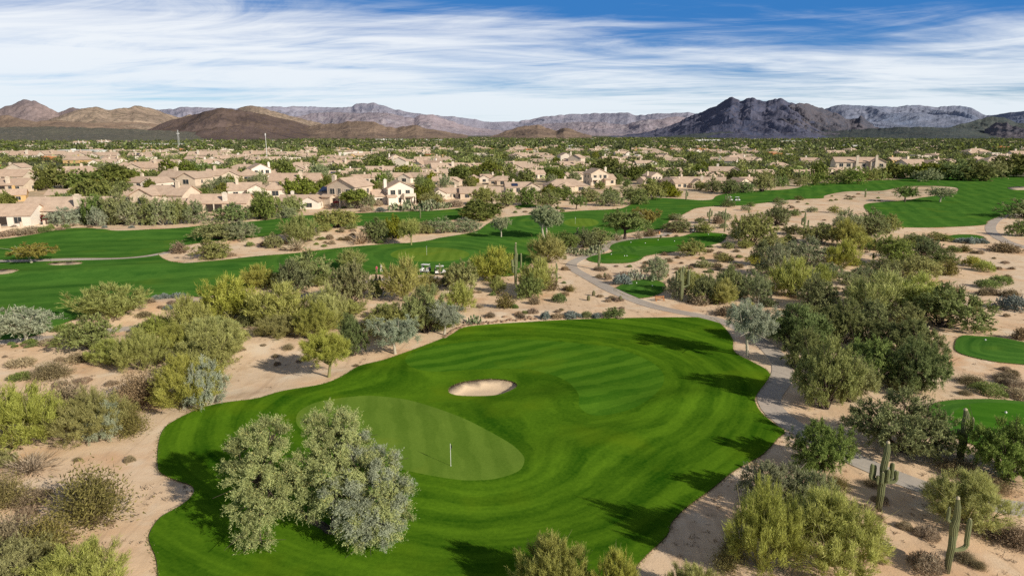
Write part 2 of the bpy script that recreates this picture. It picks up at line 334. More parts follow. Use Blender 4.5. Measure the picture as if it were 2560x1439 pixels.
def build_region(i):
    sel = FF[region == i]
    if not len(sel): return
    used, inv = np.unique(sel, return_inverse=True); tri = inv.reshape(-1, 3); P = VV[used]; z = ZV[used].copy()
    # orient upward
    a, b_, c_ = P[tri[:, 0]], P[tri[:, 1]], P[tri[:, 2]]
    cr = (b_[:, 0]-a[:, 0])*(c_[:, 1]-a[:, 1])-(b_[:, 1]-a[:, 1])*(c_[:, 0]-a[:, 0]); tri[cr < 0] = tri[cr < 0][:, ::-1]
    if i < 0:
        # low ripples and gullies in open sand
        z = z+.07*np.sin(P[:, 0]*.9+np.sin(P[:, 1]*.7)*1.3)*np.sin(P[:, 1]*.8+P[:, 0]*.2)*np.clip((600-np.hypot(P[:, 0], P[:, 1]))/100, 0, 1)*.0
        o = mesh_obj('desert_ground', np.column_stack([P, z]), tri, M['sand']); o['kind'] = 'structure'; return
    name, poly_, kind, mode = REG[i]; lift = LIFT[kind]; z = z+lift
    if kind == 'bunker':
        d = dist_to(poly_, P); t = np.clip(d/1.6, 0, 1); z = z-(.75 if i == 0 else .5)*(t*(2-t))-.12
    nv = len(P); V = np.column_stack([P, z]); mw = np.zeros((nv, 3))
    if kind in ('green', 'fair', 'tee', 'rough'):
        if mode in (0, 3): an = math.radians(12 if mode == 0 else 60); mw[:, 0] = (P[:, 0]*math.cos(an)+P[:, 1]*math.sin(an))/3.0; mw[:, 2] = P[:, 1]
        elif mode == 2: an = math.radians(-32); mw[:, 0] = (P[:, 0]*math.sin(an)+P[:, 1]*math.cos(an))/3.6; mw[:, 2] = P[:, 0]
        elif mode == 1: mw[:, 0] = P[:, 0]/2.6; mw[:, 2] = P[:, 1]
        elif mode == 4:
            d1 = dist_to(fair_near, P, 2); d2 = dist_to(green_near, P, 2); d3 = dist_to(bunker_near, P, 2)*1.15+1
            w = np.stack([np.exp(-d1/6), np.exp(-d2/6), np.exp(-d3/6)]); dd = -6*np.log(w.sum(0)+1e-9)
            mw[:, 0] = dd/3.2; mw[:, 1] = dd; mw[:, 2] = P[:, 0]+P[:, 1]
        elif mode == 5: dd = dist_to(poly_, P); mw[:, 0] = dd/2.0; mw[:, 2] = P[:, 0]
        elif mode == 6:
            dg = np.minimum(dist_to(green_mid, P, 3), dist_to(green_far, P, 2)); base_ = P[:, 1]*.97-P[:, 0]*.26
            an = math.radians(22); st = (P[:, 0]*math.cos(an)-P[:, 1]*math.sin(an))/7.0
            wr = np.clip((P[:, 0]-110)/30, 0, 1)
            near = np.clip(1-dg/30, 0, 1)
            mw[:, 0] = np.where(wr > .5, st, dg/4.5*(near > 0)+(near == 0)*(30/4.5+(base_)/9)); mw[:, 2] = np.where(wr > .5, P[:, 1], P[:, 0])
    elif kind == 'path':
        mw[:, 0] = (P[:, 0]*.8+P[:, 1]*.6)
    # skirt round the outline, down into the soil
    e = np.sort(np.concatenate([tri[:, [0, 1]], tri[:, [1, 2]], tri[:, [2, 0]]]), axis=1); dirs = np.concatenate([tri[:, [0, 1]], tri[:, [1, 2]], tri[:, [2, 0]]])
    key = e[:, 0].astype(np.int64)*nv+e[:, 1]; u, first, cnt = np.unique(key, return_index=True, return_counts=True); bd = dirs[first[cnt == 1]]
    if kind != 'bunker':
        low = V.copy(); low[:, 2] = low[:, 2]-lift-.25
        allV = np.concatenate([V, V, low]); sk = []
        for a_, b2 in bd: sk.append((b2+nv, a_+nv, a_+2*nv)); sk.append((b2+nv, a_+2*nv, b2+2*nv))
        allF = np.concatenate([tri, np.array(sk, int)]) if sk else tri
        if mode in (0, 1, 2, 3): allF = tri
    else:
        lipv = V.copy(); lipv[:, 2] = ZV[used]+lift
        allV = np.concatenate([V, lipv]); sk = []
        for a_, b2 in bd: sk.append((a_, b2, b2+nv)); sk.append((a_, b2+nv, a_+nv))
        allF = np.concatenate([tri, np.array(sk, int)])
    matl = {'bunker': 'bunker', 'green': 'green', 'fair': 'fair', 'tee': 'tee', 'rough': 'rough', 'path': 'path'}[kind]
    if mode in (5, 6): matl = 'rough_far'
    o = mesh_obj(name, allV, allF, M[matl]); o['kind'] = 'structure'; me = o.data; me.materials.append(M['lip'])
    mi = np.zeros(len(allF), np.int32); mi[len(tri):] = 1 if kind != 'path' else 0; me.polygons.foreach_set('material_index', mi)
    sm = np.ones(len(allF), bool); sm[len(tri):] = False; me.polygons.foreach_set('use_smooth', sm)
    at_ = me.attributes.new('mow', 'FLOAT_VECTOR', 'POINT'); mv = np.concatenate([mw, mw, mw]).astype(np.float32)[:len(allV)]
    at_.data.foreach_set('vector', mv.ravel())
for i in range(-1, len(REG)): build_region(i)
# outer ground: everything beyond the sector, out to the horizon
def polar_patch(r, a, name, mat):
    V = np.array([(x*math.sin(t), x*math.cos(t), 0) for x in r for t in a]); n = len(a); Fc = []
    for i in range(len(r)-1):
        for j in range(n-1): Fc.append((i*n+j, (i+1)*n+j, (i+1)*n+j+1, i*n+j+1))
    o = mesh_obj(name, V, np.array(Fc)[:, ::-1], mat); o['kind'] = 'structure'; return o
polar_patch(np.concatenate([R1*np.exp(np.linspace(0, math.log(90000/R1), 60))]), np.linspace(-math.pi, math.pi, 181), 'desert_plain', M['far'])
polar_patch(np.array([.01, 14, 60, 200, R1]), np.linspace(AZ1, 2*math.pi+AZ0, 60), 'desert_plain', M['sand'])
polar_patch(np.array([.01, R0]), np.linspace(AZ0, AZ1, 40), 'desert_plain', M['sand'])
# ------------------------------------------------------------------ sky and sun
SUN_EL = math.radians(26.3); sx, sy = 3.33, -2.75; L_ = math.hypot(sx, sy)
sd = Vector((sx/L_*math.cos(SUN_EL), sy/L_*math.cos(SUN_EL), math.sin(SUN_EL)))
sl = bpy.data.lights.new('sun', 'SUN'); sl.energy = 5.0; sl.angle = math.radians(.55); sl.color = (1, .90, .74)
so = bpy.data.objects.new('sun', sl); C.objects.link(so); so.rotation_euler = (-sd).to_track_quat('-Z', 'Y').to_euler()
w = bpy.data.worlds.new('World'); SC.world = w; w.use_nodes = True; nt = w.node_tree; nt.nodes.clear(); b = NB(nt)
wo = nt.nodes.new('ShaderNodeOutputWorld'); bg = nt.nodes.new('ShaderNodeBackground'); nt.links.new(bg.outputs[0], wo.inputs[0]); bg.inputs[1].default_value = .1
sky = nt.nodes.new('ShaderNodeTexSky'); sky.sky_type = 'NISHITA'; sky.sun_disc = False; sky.sun_elevation = SUN_EL; sky.sun_rotation = math.atan2(sx, sy)
sky.altitude = 600; sky.air_density = 1.0; sky.dust_density = .3; sky.ozone_density = 2.5
dirv = b.n('TexCoord').outputs['Generated']; sep = b.n('SeparateXYZ'); nt.links.new(dirv, sep.inputs[0])
X, Y, Z = sep.outputs
zz = b.math('ADD', b.math('MAXIMUM', Z, 0), .045)
cx = b.math('DIVIDE', X, zz); cy = b.math('DIVIDE', Y, zz)
cv = b.n('CombineXYZ'); nt.links.new(cx, cv.inputs[0]); nt.links.new(cy, cv.inputs[1])
rot = b.n('VectorRotate', rotation_type='Z_AXIS'); nt.links.new(cv.outputs[0], rot.inputs[0]); rot.inputs['Angle'].default_value = math.radians(-14)
warp = b.n('TexNoise'); nt.links.new(rot.outputs[0], warp.inputs['Vector']); warp.inputs['Scale'].default_value = .22; warp.inputs['Detail'].default_value = 3
wv = b.n('VectorMath', operation='MULTIPLY_ADD'); nt.links.new(warp.outputs['Color'], wv.inputs[0]); wv.inputs[1].default_value = (2.2, 1.4, 0); nt.links.new(rot.outputs[0], wv.inputs[2])
s1 = b.noise(b.vmul(wv.outputs[0], (.20, .50, 1)), 1.0, 9, .60, .5)
rot2 = b.n('VectorRotate', rotation_type='Z_AXIS'); nt.links.new(wv.outputs[0], rot2.inputs[0]); rot2.inputs['Angle'].default_value = math.radians(38)
s2 = b.noise(b.vmul(rot2.outputs[0], (.55, 1.5, 1)), 1.0, 8, .66, .8)
s3 = b.noise(b.vmul(wv.outputs[0], (.07, .22, 1)), 1.0, 4, .5)
dens = b.math('ADD', b.math('MULTIPLY', s1, .55), b.math('ADD', b.math('MULTIPLY', s2, .27), b.math('MULTIPLY', s3, .45)))
# the veil is thick low down and thins out higher up and to the east
azn = b.math('DIVIDE', X, b.math('MAXIMUM', b.math('ABSOLUTE', Y), .2))
thin = b.math('ADD', b.math('MULTIPLY', Z, 3.0), b.math('MULTIPLY', b.math('MULTIPLY', azn, Z), 1.5))
dens = b.math('ADD', b.math('MULTIPLY', b.math('ADD', dens, -.63), 1.95), .555)
f = b.math('SUBTRACT', dens, thin)
cl = b.range(f, .0, .46)
cl = b.math('MULTIPLY', b.math('MULTIPLY', cl, cl), b.math('SUBTRACT', 3., b.math('MULTIPLY', cl, 2.)))
low = b.range(Z, .05, .0, 0, .55)
cl = b.math('MAXIMUM', b.math('MULTIPLY', cl, .93), low)
skyc = b.mix(1., sky.outputs[0], (.62, .86, 1.12), 'MULTIPLY')
deep = b.mix(b.range(Z, .01, .14, 0, .95), skyc, (.40, 2.0, 5.4))
ccol = b.mix(b.range(Z, 0, .14), (7.8, 8.6, 9.3), (9.4, 9.7, 10.0))
fin = b.mix(cl, deep, ccol)
fin = b.mix(b.range(Z, .22, .5), fin, (1.25, 1.4, 1.7))  # unseen upper sky made neutral so the shadow fill is less blue
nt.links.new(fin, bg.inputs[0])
# ------------------------------------------------------------------ mountains
def vnoise(x, y, seed=0):
    xi = np.floor(x).astype(np.int64); yi = np.floor(y).astype(np.int64); fx = x-xi; fy = y-yi
    fx = fx*fx*(3-2*fx); fy = fy*fy*(3-2*fy)
    def h(a, c):
        n = (a*374761393+c*668265263+seed*982451653) & 0x7fffffff; n = (n ^ (n >> 13))*1274126177 & 0x7fffffff
        return ((n ^ (n >> 16)) & 0xffff)/65535.
    return (h(xi, yi)*(1-fx)+h(xi+1, yi)*fx)*(1-fy)+(h(xi, yi+1)*(1-fx)+h(xi+1, yi+1)*fx)*fy
def ridged(x, y, seed, oct_=5, lac=2.1, g=.52):
    s = 0; a = 1; tot = 0
    for o in range(oct_):
        s = s+a*(1-np.abs(2*vnoise(x, y, seed+o*17)-1)); tot += a; a *= g; x = x*lac+3.7; y = y*lac+1.9
    return s/tot
def mat_mtn(name, ca, cb, cc, haze=0., hz=(.28, .33, .42), spec_scale=.004):
    m, nt, out = newmat(name); b = NB(nt); pos = b.n('NewGeometry').outputs['Position']
    n1 = b.noise(pos, spec_scale, 6, .65); n2 = b.noise(pos, spec_scale*8, 4, .7); n3 = b.noise(pos, spec_scale*.4, 3)
    nz = b.n('SeparateXYZ'); nt.links.new(b.n('NewGeometry').outputs['Normal'], nz.inputs[0])
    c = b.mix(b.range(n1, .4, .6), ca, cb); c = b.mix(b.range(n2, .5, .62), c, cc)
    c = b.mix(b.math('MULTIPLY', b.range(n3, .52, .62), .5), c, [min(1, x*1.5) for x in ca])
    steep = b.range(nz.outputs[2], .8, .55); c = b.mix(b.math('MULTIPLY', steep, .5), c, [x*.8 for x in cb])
    c = b.mix(haze, c, hz)  # distance haze is mixed into each range's own rock colour
    b.surf(out, c, .95, b.bump(b.math('ADD', n1, n2), .7, .05/spec_scale), .03); return m
def range_mesh(label, prof, D, depth, mat, seed, spur=.45, freq=None, rows=70, step=1.6, exp=1.25, foot=0., back=.6, crag=.0):
    prof = np.array(prof, float); pu = np.arange(prof[0, 0], prof[-1, 0]+.1, step); pv = np.interp(pu, prof[:, 0], prof[:, 1])
    if len(prof) > 3:
        k = np.array([.25, .5, .25]); pv[1:-1] = np.convolve(pv, k, 'valid')
    # tiny irregularities on the skyline
    pvs = pv.copy(); pv = pv+(ridged(pu*.045, pu*0+seed, seed, 4)-.6)*(4.5+crag*9)
    freq = freq or 5./depth
    ts = np.concatenate([np.linspace(0, 1, rows), 1+np.linspace(0, 1, 16)[1:]*back])
    V = np.zeros((len(ts), len(pu), 3)); lens = []
    for j, (u, v) in enumerate(zip(pu, pv)):
        dx, dy, dz = ray(u, v); hl = math.hypot(dx, dy); ux, uy = dx/hl, dy/hl
        R = D*(1+.05*math.sin(u*.011+seed)); Hs = max(H0+R*dz/hl, 1.)
        e = min(1., Hs/ (depth*.10)) ; dep = depth*(.35+.65*e)
        r = R-dep*(1-ts)
        V[:, j, 0] = ux*r; V[:, j, 1] = uy*r
        base = np.where(ts <= 1, np.clip(ts, 0, 1)**exp, np.clip(1-(ts-1)/back, 0, 1)**1.2)
        dxs, dys, dzs = ray(u, pvs[j]); Hq = max(H0+R*dzs/hl, 1.)
        V[:, j, 2] = (Hq+(Hs-Hq)*np.clip(ts, 0, 1)**9)*base
    x, y = V[:, :, 0], V[:, :, 1]
    wx = vnoise(x*freq*.7, y*freq*.7, seed+5)-.5; wy = vnoise(x*freq*.7+9, y*freq*.7+4, seed+6)-.5; wx = wx+(y*freq*.25)*(1 if seed % 2 else -.6)
    n = ridged(x*freq+wx*1.1, y*freq*.75+wy*1.2, seed); n = np.clip((n-.35)/.5, 0, 1)
    n2 = ridged(x*freq*3+wx*2, y*freq*2.2+wy, seed+31, 3)
    T = ts[:, None]; wgt = np.clip(4*T*(1-T), 0, 1)**.6*np.where(T > 1, 0, 1)
    V[:, :, 2] *= 1-spur*wgt*(1-n)-.22*wgt*(1-n2)
    V[:, :, 2] += (n2-.6)*wgt*crag*V[:, :, 2].max()*.25
    V[:, :, 2] = np.maximum(V[:, :, 2], 0)+foot-1.5
    nr_, nc = V.shape[:2]; I = np.arange(nr_*nc).reshape(nr_, nc)
    Fc = np.stack([I[:-1, :-1], I[:-1, 1:], I[1:, 1:], I[1:, :-1]], -1).reshape(-1, 4)
    o = mesh_obj('mountain', V.reshape(-1, 3), Fc, mat); o['kind'] = 'structure'; o['label'] = label; return o
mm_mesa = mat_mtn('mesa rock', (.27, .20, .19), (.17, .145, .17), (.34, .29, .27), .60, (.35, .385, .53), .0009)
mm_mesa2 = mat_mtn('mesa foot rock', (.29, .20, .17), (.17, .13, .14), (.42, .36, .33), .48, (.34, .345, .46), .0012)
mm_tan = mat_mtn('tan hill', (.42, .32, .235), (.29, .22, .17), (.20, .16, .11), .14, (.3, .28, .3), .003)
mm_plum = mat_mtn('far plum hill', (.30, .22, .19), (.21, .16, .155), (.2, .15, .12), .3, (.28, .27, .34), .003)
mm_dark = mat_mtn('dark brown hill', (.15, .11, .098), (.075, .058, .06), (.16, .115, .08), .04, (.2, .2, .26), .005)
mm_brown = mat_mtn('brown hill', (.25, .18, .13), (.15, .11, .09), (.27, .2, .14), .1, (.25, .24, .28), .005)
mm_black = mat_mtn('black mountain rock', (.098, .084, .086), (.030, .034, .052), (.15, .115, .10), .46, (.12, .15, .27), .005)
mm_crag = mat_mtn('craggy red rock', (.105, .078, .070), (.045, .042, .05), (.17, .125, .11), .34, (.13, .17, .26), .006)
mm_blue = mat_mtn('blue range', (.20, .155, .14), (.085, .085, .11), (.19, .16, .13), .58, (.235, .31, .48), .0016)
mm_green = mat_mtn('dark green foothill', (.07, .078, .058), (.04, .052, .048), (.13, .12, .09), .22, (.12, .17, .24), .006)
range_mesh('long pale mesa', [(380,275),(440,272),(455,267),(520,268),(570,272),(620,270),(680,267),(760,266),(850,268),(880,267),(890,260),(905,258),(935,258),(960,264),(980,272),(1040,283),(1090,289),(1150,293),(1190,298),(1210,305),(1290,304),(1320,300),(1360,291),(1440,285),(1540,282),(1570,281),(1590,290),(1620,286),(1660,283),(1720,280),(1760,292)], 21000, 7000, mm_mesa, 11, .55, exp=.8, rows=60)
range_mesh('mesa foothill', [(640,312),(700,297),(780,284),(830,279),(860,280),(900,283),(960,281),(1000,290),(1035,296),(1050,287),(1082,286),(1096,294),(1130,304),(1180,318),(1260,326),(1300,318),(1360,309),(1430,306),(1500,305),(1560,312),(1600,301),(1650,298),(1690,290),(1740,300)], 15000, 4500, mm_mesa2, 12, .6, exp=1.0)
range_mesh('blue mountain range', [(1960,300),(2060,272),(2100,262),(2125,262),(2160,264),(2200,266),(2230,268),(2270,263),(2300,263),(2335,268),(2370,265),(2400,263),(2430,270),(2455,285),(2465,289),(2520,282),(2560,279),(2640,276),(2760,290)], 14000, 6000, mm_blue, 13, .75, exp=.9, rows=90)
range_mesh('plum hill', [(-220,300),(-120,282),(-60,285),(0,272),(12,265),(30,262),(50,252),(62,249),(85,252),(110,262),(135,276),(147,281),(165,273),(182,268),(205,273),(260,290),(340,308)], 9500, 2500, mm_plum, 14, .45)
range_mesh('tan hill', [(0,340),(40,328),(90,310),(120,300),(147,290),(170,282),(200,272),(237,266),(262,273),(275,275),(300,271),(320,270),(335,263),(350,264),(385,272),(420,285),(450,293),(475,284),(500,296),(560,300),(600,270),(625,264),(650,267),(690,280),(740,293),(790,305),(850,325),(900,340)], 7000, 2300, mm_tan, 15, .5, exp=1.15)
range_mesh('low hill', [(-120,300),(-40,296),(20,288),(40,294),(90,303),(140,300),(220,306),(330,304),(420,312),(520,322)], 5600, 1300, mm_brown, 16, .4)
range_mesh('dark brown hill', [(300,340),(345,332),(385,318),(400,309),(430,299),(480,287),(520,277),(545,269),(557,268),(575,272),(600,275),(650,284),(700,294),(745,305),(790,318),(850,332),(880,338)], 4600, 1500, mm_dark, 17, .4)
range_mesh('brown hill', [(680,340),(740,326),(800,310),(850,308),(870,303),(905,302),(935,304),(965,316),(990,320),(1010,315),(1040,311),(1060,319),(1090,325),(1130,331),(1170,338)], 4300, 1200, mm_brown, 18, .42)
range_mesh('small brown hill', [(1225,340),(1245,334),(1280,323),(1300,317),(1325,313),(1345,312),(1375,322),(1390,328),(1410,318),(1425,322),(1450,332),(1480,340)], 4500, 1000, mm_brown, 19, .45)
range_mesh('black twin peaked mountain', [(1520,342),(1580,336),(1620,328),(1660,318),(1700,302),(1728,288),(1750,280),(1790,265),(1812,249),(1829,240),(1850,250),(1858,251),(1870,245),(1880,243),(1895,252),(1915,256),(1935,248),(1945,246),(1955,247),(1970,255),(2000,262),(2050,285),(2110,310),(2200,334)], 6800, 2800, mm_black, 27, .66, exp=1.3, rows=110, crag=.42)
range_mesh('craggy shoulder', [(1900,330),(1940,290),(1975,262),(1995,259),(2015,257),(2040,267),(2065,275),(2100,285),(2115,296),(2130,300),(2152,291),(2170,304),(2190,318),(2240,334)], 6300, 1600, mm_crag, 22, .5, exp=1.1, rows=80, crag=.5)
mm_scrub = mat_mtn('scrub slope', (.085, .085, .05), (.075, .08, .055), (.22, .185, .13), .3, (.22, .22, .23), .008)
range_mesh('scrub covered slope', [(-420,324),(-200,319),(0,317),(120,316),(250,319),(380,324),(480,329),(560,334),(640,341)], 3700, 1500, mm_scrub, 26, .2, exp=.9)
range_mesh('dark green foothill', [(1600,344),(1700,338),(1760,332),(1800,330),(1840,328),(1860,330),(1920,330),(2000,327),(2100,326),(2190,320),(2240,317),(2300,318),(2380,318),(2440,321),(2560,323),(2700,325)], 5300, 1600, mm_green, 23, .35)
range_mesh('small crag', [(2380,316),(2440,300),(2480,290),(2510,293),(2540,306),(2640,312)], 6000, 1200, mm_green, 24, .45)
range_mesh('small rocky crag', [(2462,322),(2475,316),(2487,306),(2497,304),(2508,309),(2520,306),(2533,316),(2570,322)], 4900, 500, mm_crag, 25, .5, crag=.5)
# ------------------------------------------------------------------ foliage
def mat_leaf(name, a, b_, c_, trans=.3, var=.12):
    m, nt, out = newmat(name); b = NB(nt)
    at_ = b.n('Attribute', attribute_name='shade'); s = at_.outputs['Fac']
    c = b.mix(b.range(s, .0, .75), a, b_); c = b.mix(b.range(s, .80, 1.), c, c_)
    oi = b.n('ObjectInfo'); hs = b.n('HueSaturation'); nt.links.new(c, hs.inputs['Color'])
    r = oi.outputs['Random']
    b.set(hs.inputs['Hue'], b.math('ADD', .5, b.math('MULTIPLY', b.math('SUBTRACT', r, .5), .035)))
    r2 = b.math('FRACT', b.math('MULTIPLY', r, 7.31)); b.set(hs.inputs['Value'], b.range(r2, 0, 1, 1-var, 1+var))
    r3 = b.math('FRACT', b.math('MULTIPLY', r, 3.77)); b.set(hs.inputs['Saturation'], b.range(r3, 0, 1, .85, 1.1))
    d = nt.nodes.new('ShaderNodeBsdfDiffuse'); t = nt.nodes.new('ShaderNodeBsdfTranslucent'); mx = nt.nodes.new('ShaderNodeMixShader')
    nt.links.new(hs.outputs[0], d.inputs[0]); nt.links.new(hs.outputs[0], t.inputs[0]); mx.inputs[0].default_value = trans
    nt.links.new(d.outputs[0], mx.inputs[1]); nt.links.new(t.outputs[0], mx.inputs[2]); nt.links.new(mx.outputs[0], out.inputs[0]); return m
LM = {
 'pv': mat_leaf('palo verde twigs', (0.140, 0.140, 0.026), (0.535, 0.550, 0.160), (0.70, 0.68, 0.28), .35, .14),
 'olive': mat_leaf('olive mesquite leaves', (0.108, 0.110, 0.030), (0.45, 0.475, 0.185), (0.57, 0.57, 0.27), .3, .14),
 'mesq': mat_leaf('mesquite leaves', (0.054, 0.080, 0.019), (0.32, 0.40, 0.125), (0.47, 0.51, 0.20), .3, .15),
 'dark': mat_leaf('dark ironwood leaves', (0.049, 0.065, 0.022), (0.315, 0.360, 0.150), (0.45, 0.46, 0.21), .25, .15),
 'silver': mat_leaf('silver leaves', (0.160, 0.190, 0.120), (0.520, 0.570, 0.410), (0.660, 0.690, 0.530), .3, .08),
 'big': mat_leaf('grey green tree leaves', (0.130, 0.155, 0.065), (0.54, 0.61, 0.29), (0.74, 0.66, 0.26), .3, .05),
 'grey': mat_leaf('grey green leaves', (0.100, 0.120, 0.060), (0.426, 0.470, 0.246), (0.538, 0.549, 0.336), .3, .12),
 'creo': mat_leaf('creosote leaves', (0.090, 0.085, 0.030), (0.372, 0.336, 0.120), (0.600, 0.528, 0.312), .25, .15),
 'brown': mat_leaf('brown twigs', (0.150, 0.115, 0.070), (0.430, 0.340, 0.210), (0.60, 0.50, 0.34), .15, .18),
 'dry': mat_leaf('dry bursage twigs', (0.180, 0.135, 0.085), (0.506, 0.396, 0.264), (0.660, 0.550, 0.385), .2, .18),
 'blue': mat_leaf('blue grey leaves', (.13, .16, .14), (.31, .36, .33), (.46, .50, .47), .25, .12),
 'lawn': mat_leaf('bright green leaves', (0.054, 0.075, 0.012), (0.323, 0.356, 0.069), (0.472, 0.471, 0.109), .35, .18),
 'deep': mat_leaf('deep green leaves', (0.035, 0.052, 0.014), (0.243, 0.281, 0.070), (0.365, 0.375, 0.108), .3, .2),
 'gold': mat_leaf('golden leaves', (0.170, 0.150, 0.024), (0.44, 0.42, 0.08), (0.54, 0.42, 0.08), .35, .1),
 'mag': mat_leaf('magenta bracts', (.10, .008, .016), (.30, .02, .05), (.10, .12, .03), .3, .1),
 'farveg': mat_leaf('far olive scrub', (.045, .055, .03), (.155, .175, .085), (.24, .235, .13), .2, .1),
 'cact': mat_leaf('prickly pear pads', (.12, .15, .07), (.30, .34, .18), (.52, .50, .34), .0, .1),
}
M['bark_d'] = simple('dark bark', (.085, .065, .055), .95, .35, 5, .1, bump=.4)
M['bark_p'] = simple('pale bark', (.46, .42, .33), .9, .2, 4, .1)
M['bark_g'] = simple('green bark', (.28, .27, .12), .9, .25, 4, .1)
def unit(v): return v/(np.linalg.norm(v, axis=-1, keepdims=True)+1e-9)
def leaf_mesh(P, D, Ln, Wd, shade, rs, ntype=3, N=None):
    """thin triangles: base P, direction D, length Ln, width Wd, facing roughly N"""
    n = len(P); T0 = unit(rs.normal(size=(n, 3))) if N is None else unit(N+rs.normal(size=(n, 3))*.42); S = unit(np.cross(D, T0)) ; Ln = Ln[:, None]; Wd = Wd[:, None]
    a = P-S*Wd*.5; b_ = P+S*Wd*.5; c_ = P+D*Ln+S*Wd*.0
    if ntype == 4: # lozenge
        q = np.stack([P, P+D*Ln*.5+S*Wd*.5, P+D*Ln, P+D*Ln*.5-S*Wd*.5], 1).reshape(-1, 3); return q, np.arange(4*n).reshape(n, 4), shade
    return np.stack([a, b_, c_], 1).reshape(-1, 3), np.arange(3*n).reshape(n, 3), shade
def shade_attr(me, sh):
    at_ = me.attributes.new('shade', 'FLOAT', 'FACE'); at_.data.foreach_set('value', np.asarray(sh, np.float32))
def tube_geo(pts, rad, seg=7, ribs=0, ribd=0., cap=True, twist=0):
    pts = [Vector(p) for p in pts]; V = []; Fc = []; n = len(pts); up = Vector((.13, .21, 1)).normalized(); prev = None
    for i, p in enumerate(pts):
        t = (pts[min(i+1, n-1)]-pts[max(i-1, 0)]).normalized()
        if prev is None: s = t.cross(Vector((0, 1, 0)) if abs(t.y) < .9 else Vector((1, 0, 0))).normalized()
        else: s = (prev-t*prev.dot(t)).normalized()
        prev = s; u = t.cross(s)
        for k in range(seg):
            a = 2*math.pi*k/seg; r = rad[i]*(1+(ribd*(1 if (k % 2 == 0) else -1) if ribs else 0))
            V.append(p+(s*math.cos(a)+u*math.sin(a))*r)
    for i in range(n-1):
        for k in range(seg):
            a = i*seg+k; b_ = i*seg+(k+1) % seg; Fc.append((a, b_, b_+seg, a+seg))
    if cap:
        V.append(pts[-1]); c_ = len(V)-1
        for k in range(seg): a = (n-1)*seg+k; b_ = (n-1)*seg+(k+1) % seg; Fc.append((a, b_, c_, c_))
    return [tuple(v) for v in V], Fc
def join(geos):
    V, Fc = [], []
    for v, f in geos:
        o = len(V); V += list(v); Fc += [tuple(i+o for i in q) for q in f]
    return V, Fc
def pymesh(name, V, Fc, mat, smooth=False):
    me = bpy.data.meshes.new(name); Fc = [tuple(dict.fromkeys(f)) for f in Fc]; me.from_pydata([tuple(v) for v in V], [], Fc); me.update()
    if mat is not None: me.materials.append(mat)
    me.polygons.foreach_set('use_smooth', [smooth]*len(Fc)); return me
def bez(p0, p1, p2, n):
    p0, p1, p2 = map(np.array, (p0, p1, p2)); t = np.linspace(0, 1, n)[:, None]; return (1-t)**2*p0+2*t*(1-t)*p1+t*t*p2
STY = { # spray direction: outward, up, jitter ; leaves per spray ; spray length ; leaf length ; leaf width
 'pv': (.75, .85, .42, 16, .95, .46, .058), 'olive': (.9, .35, .7, 14, .62, .28, .085), 'mesq': (.95, .1, .75, 14, .65, .28, .095), 'dark': (.85, .3, .8, 13, .55, .24, .10),
 'silver': (.9, .25, .8, 14, .7, .24, .080), 'big': (.95, .3, .75, 15, .8, .22, .080), 'grey': (.85, .35, .8, 13, .55, .24, .09), 'lawn': (.9, .2, .9, 10, .5, .3, .16),
 'deep': (.9, .2, .9, 10, .5, .3, .17), 'gold': (.9, .3, .8, 12, .55, .26, .10), 'mag': (.9, .3, .9, 10, .5, .3, .17)}
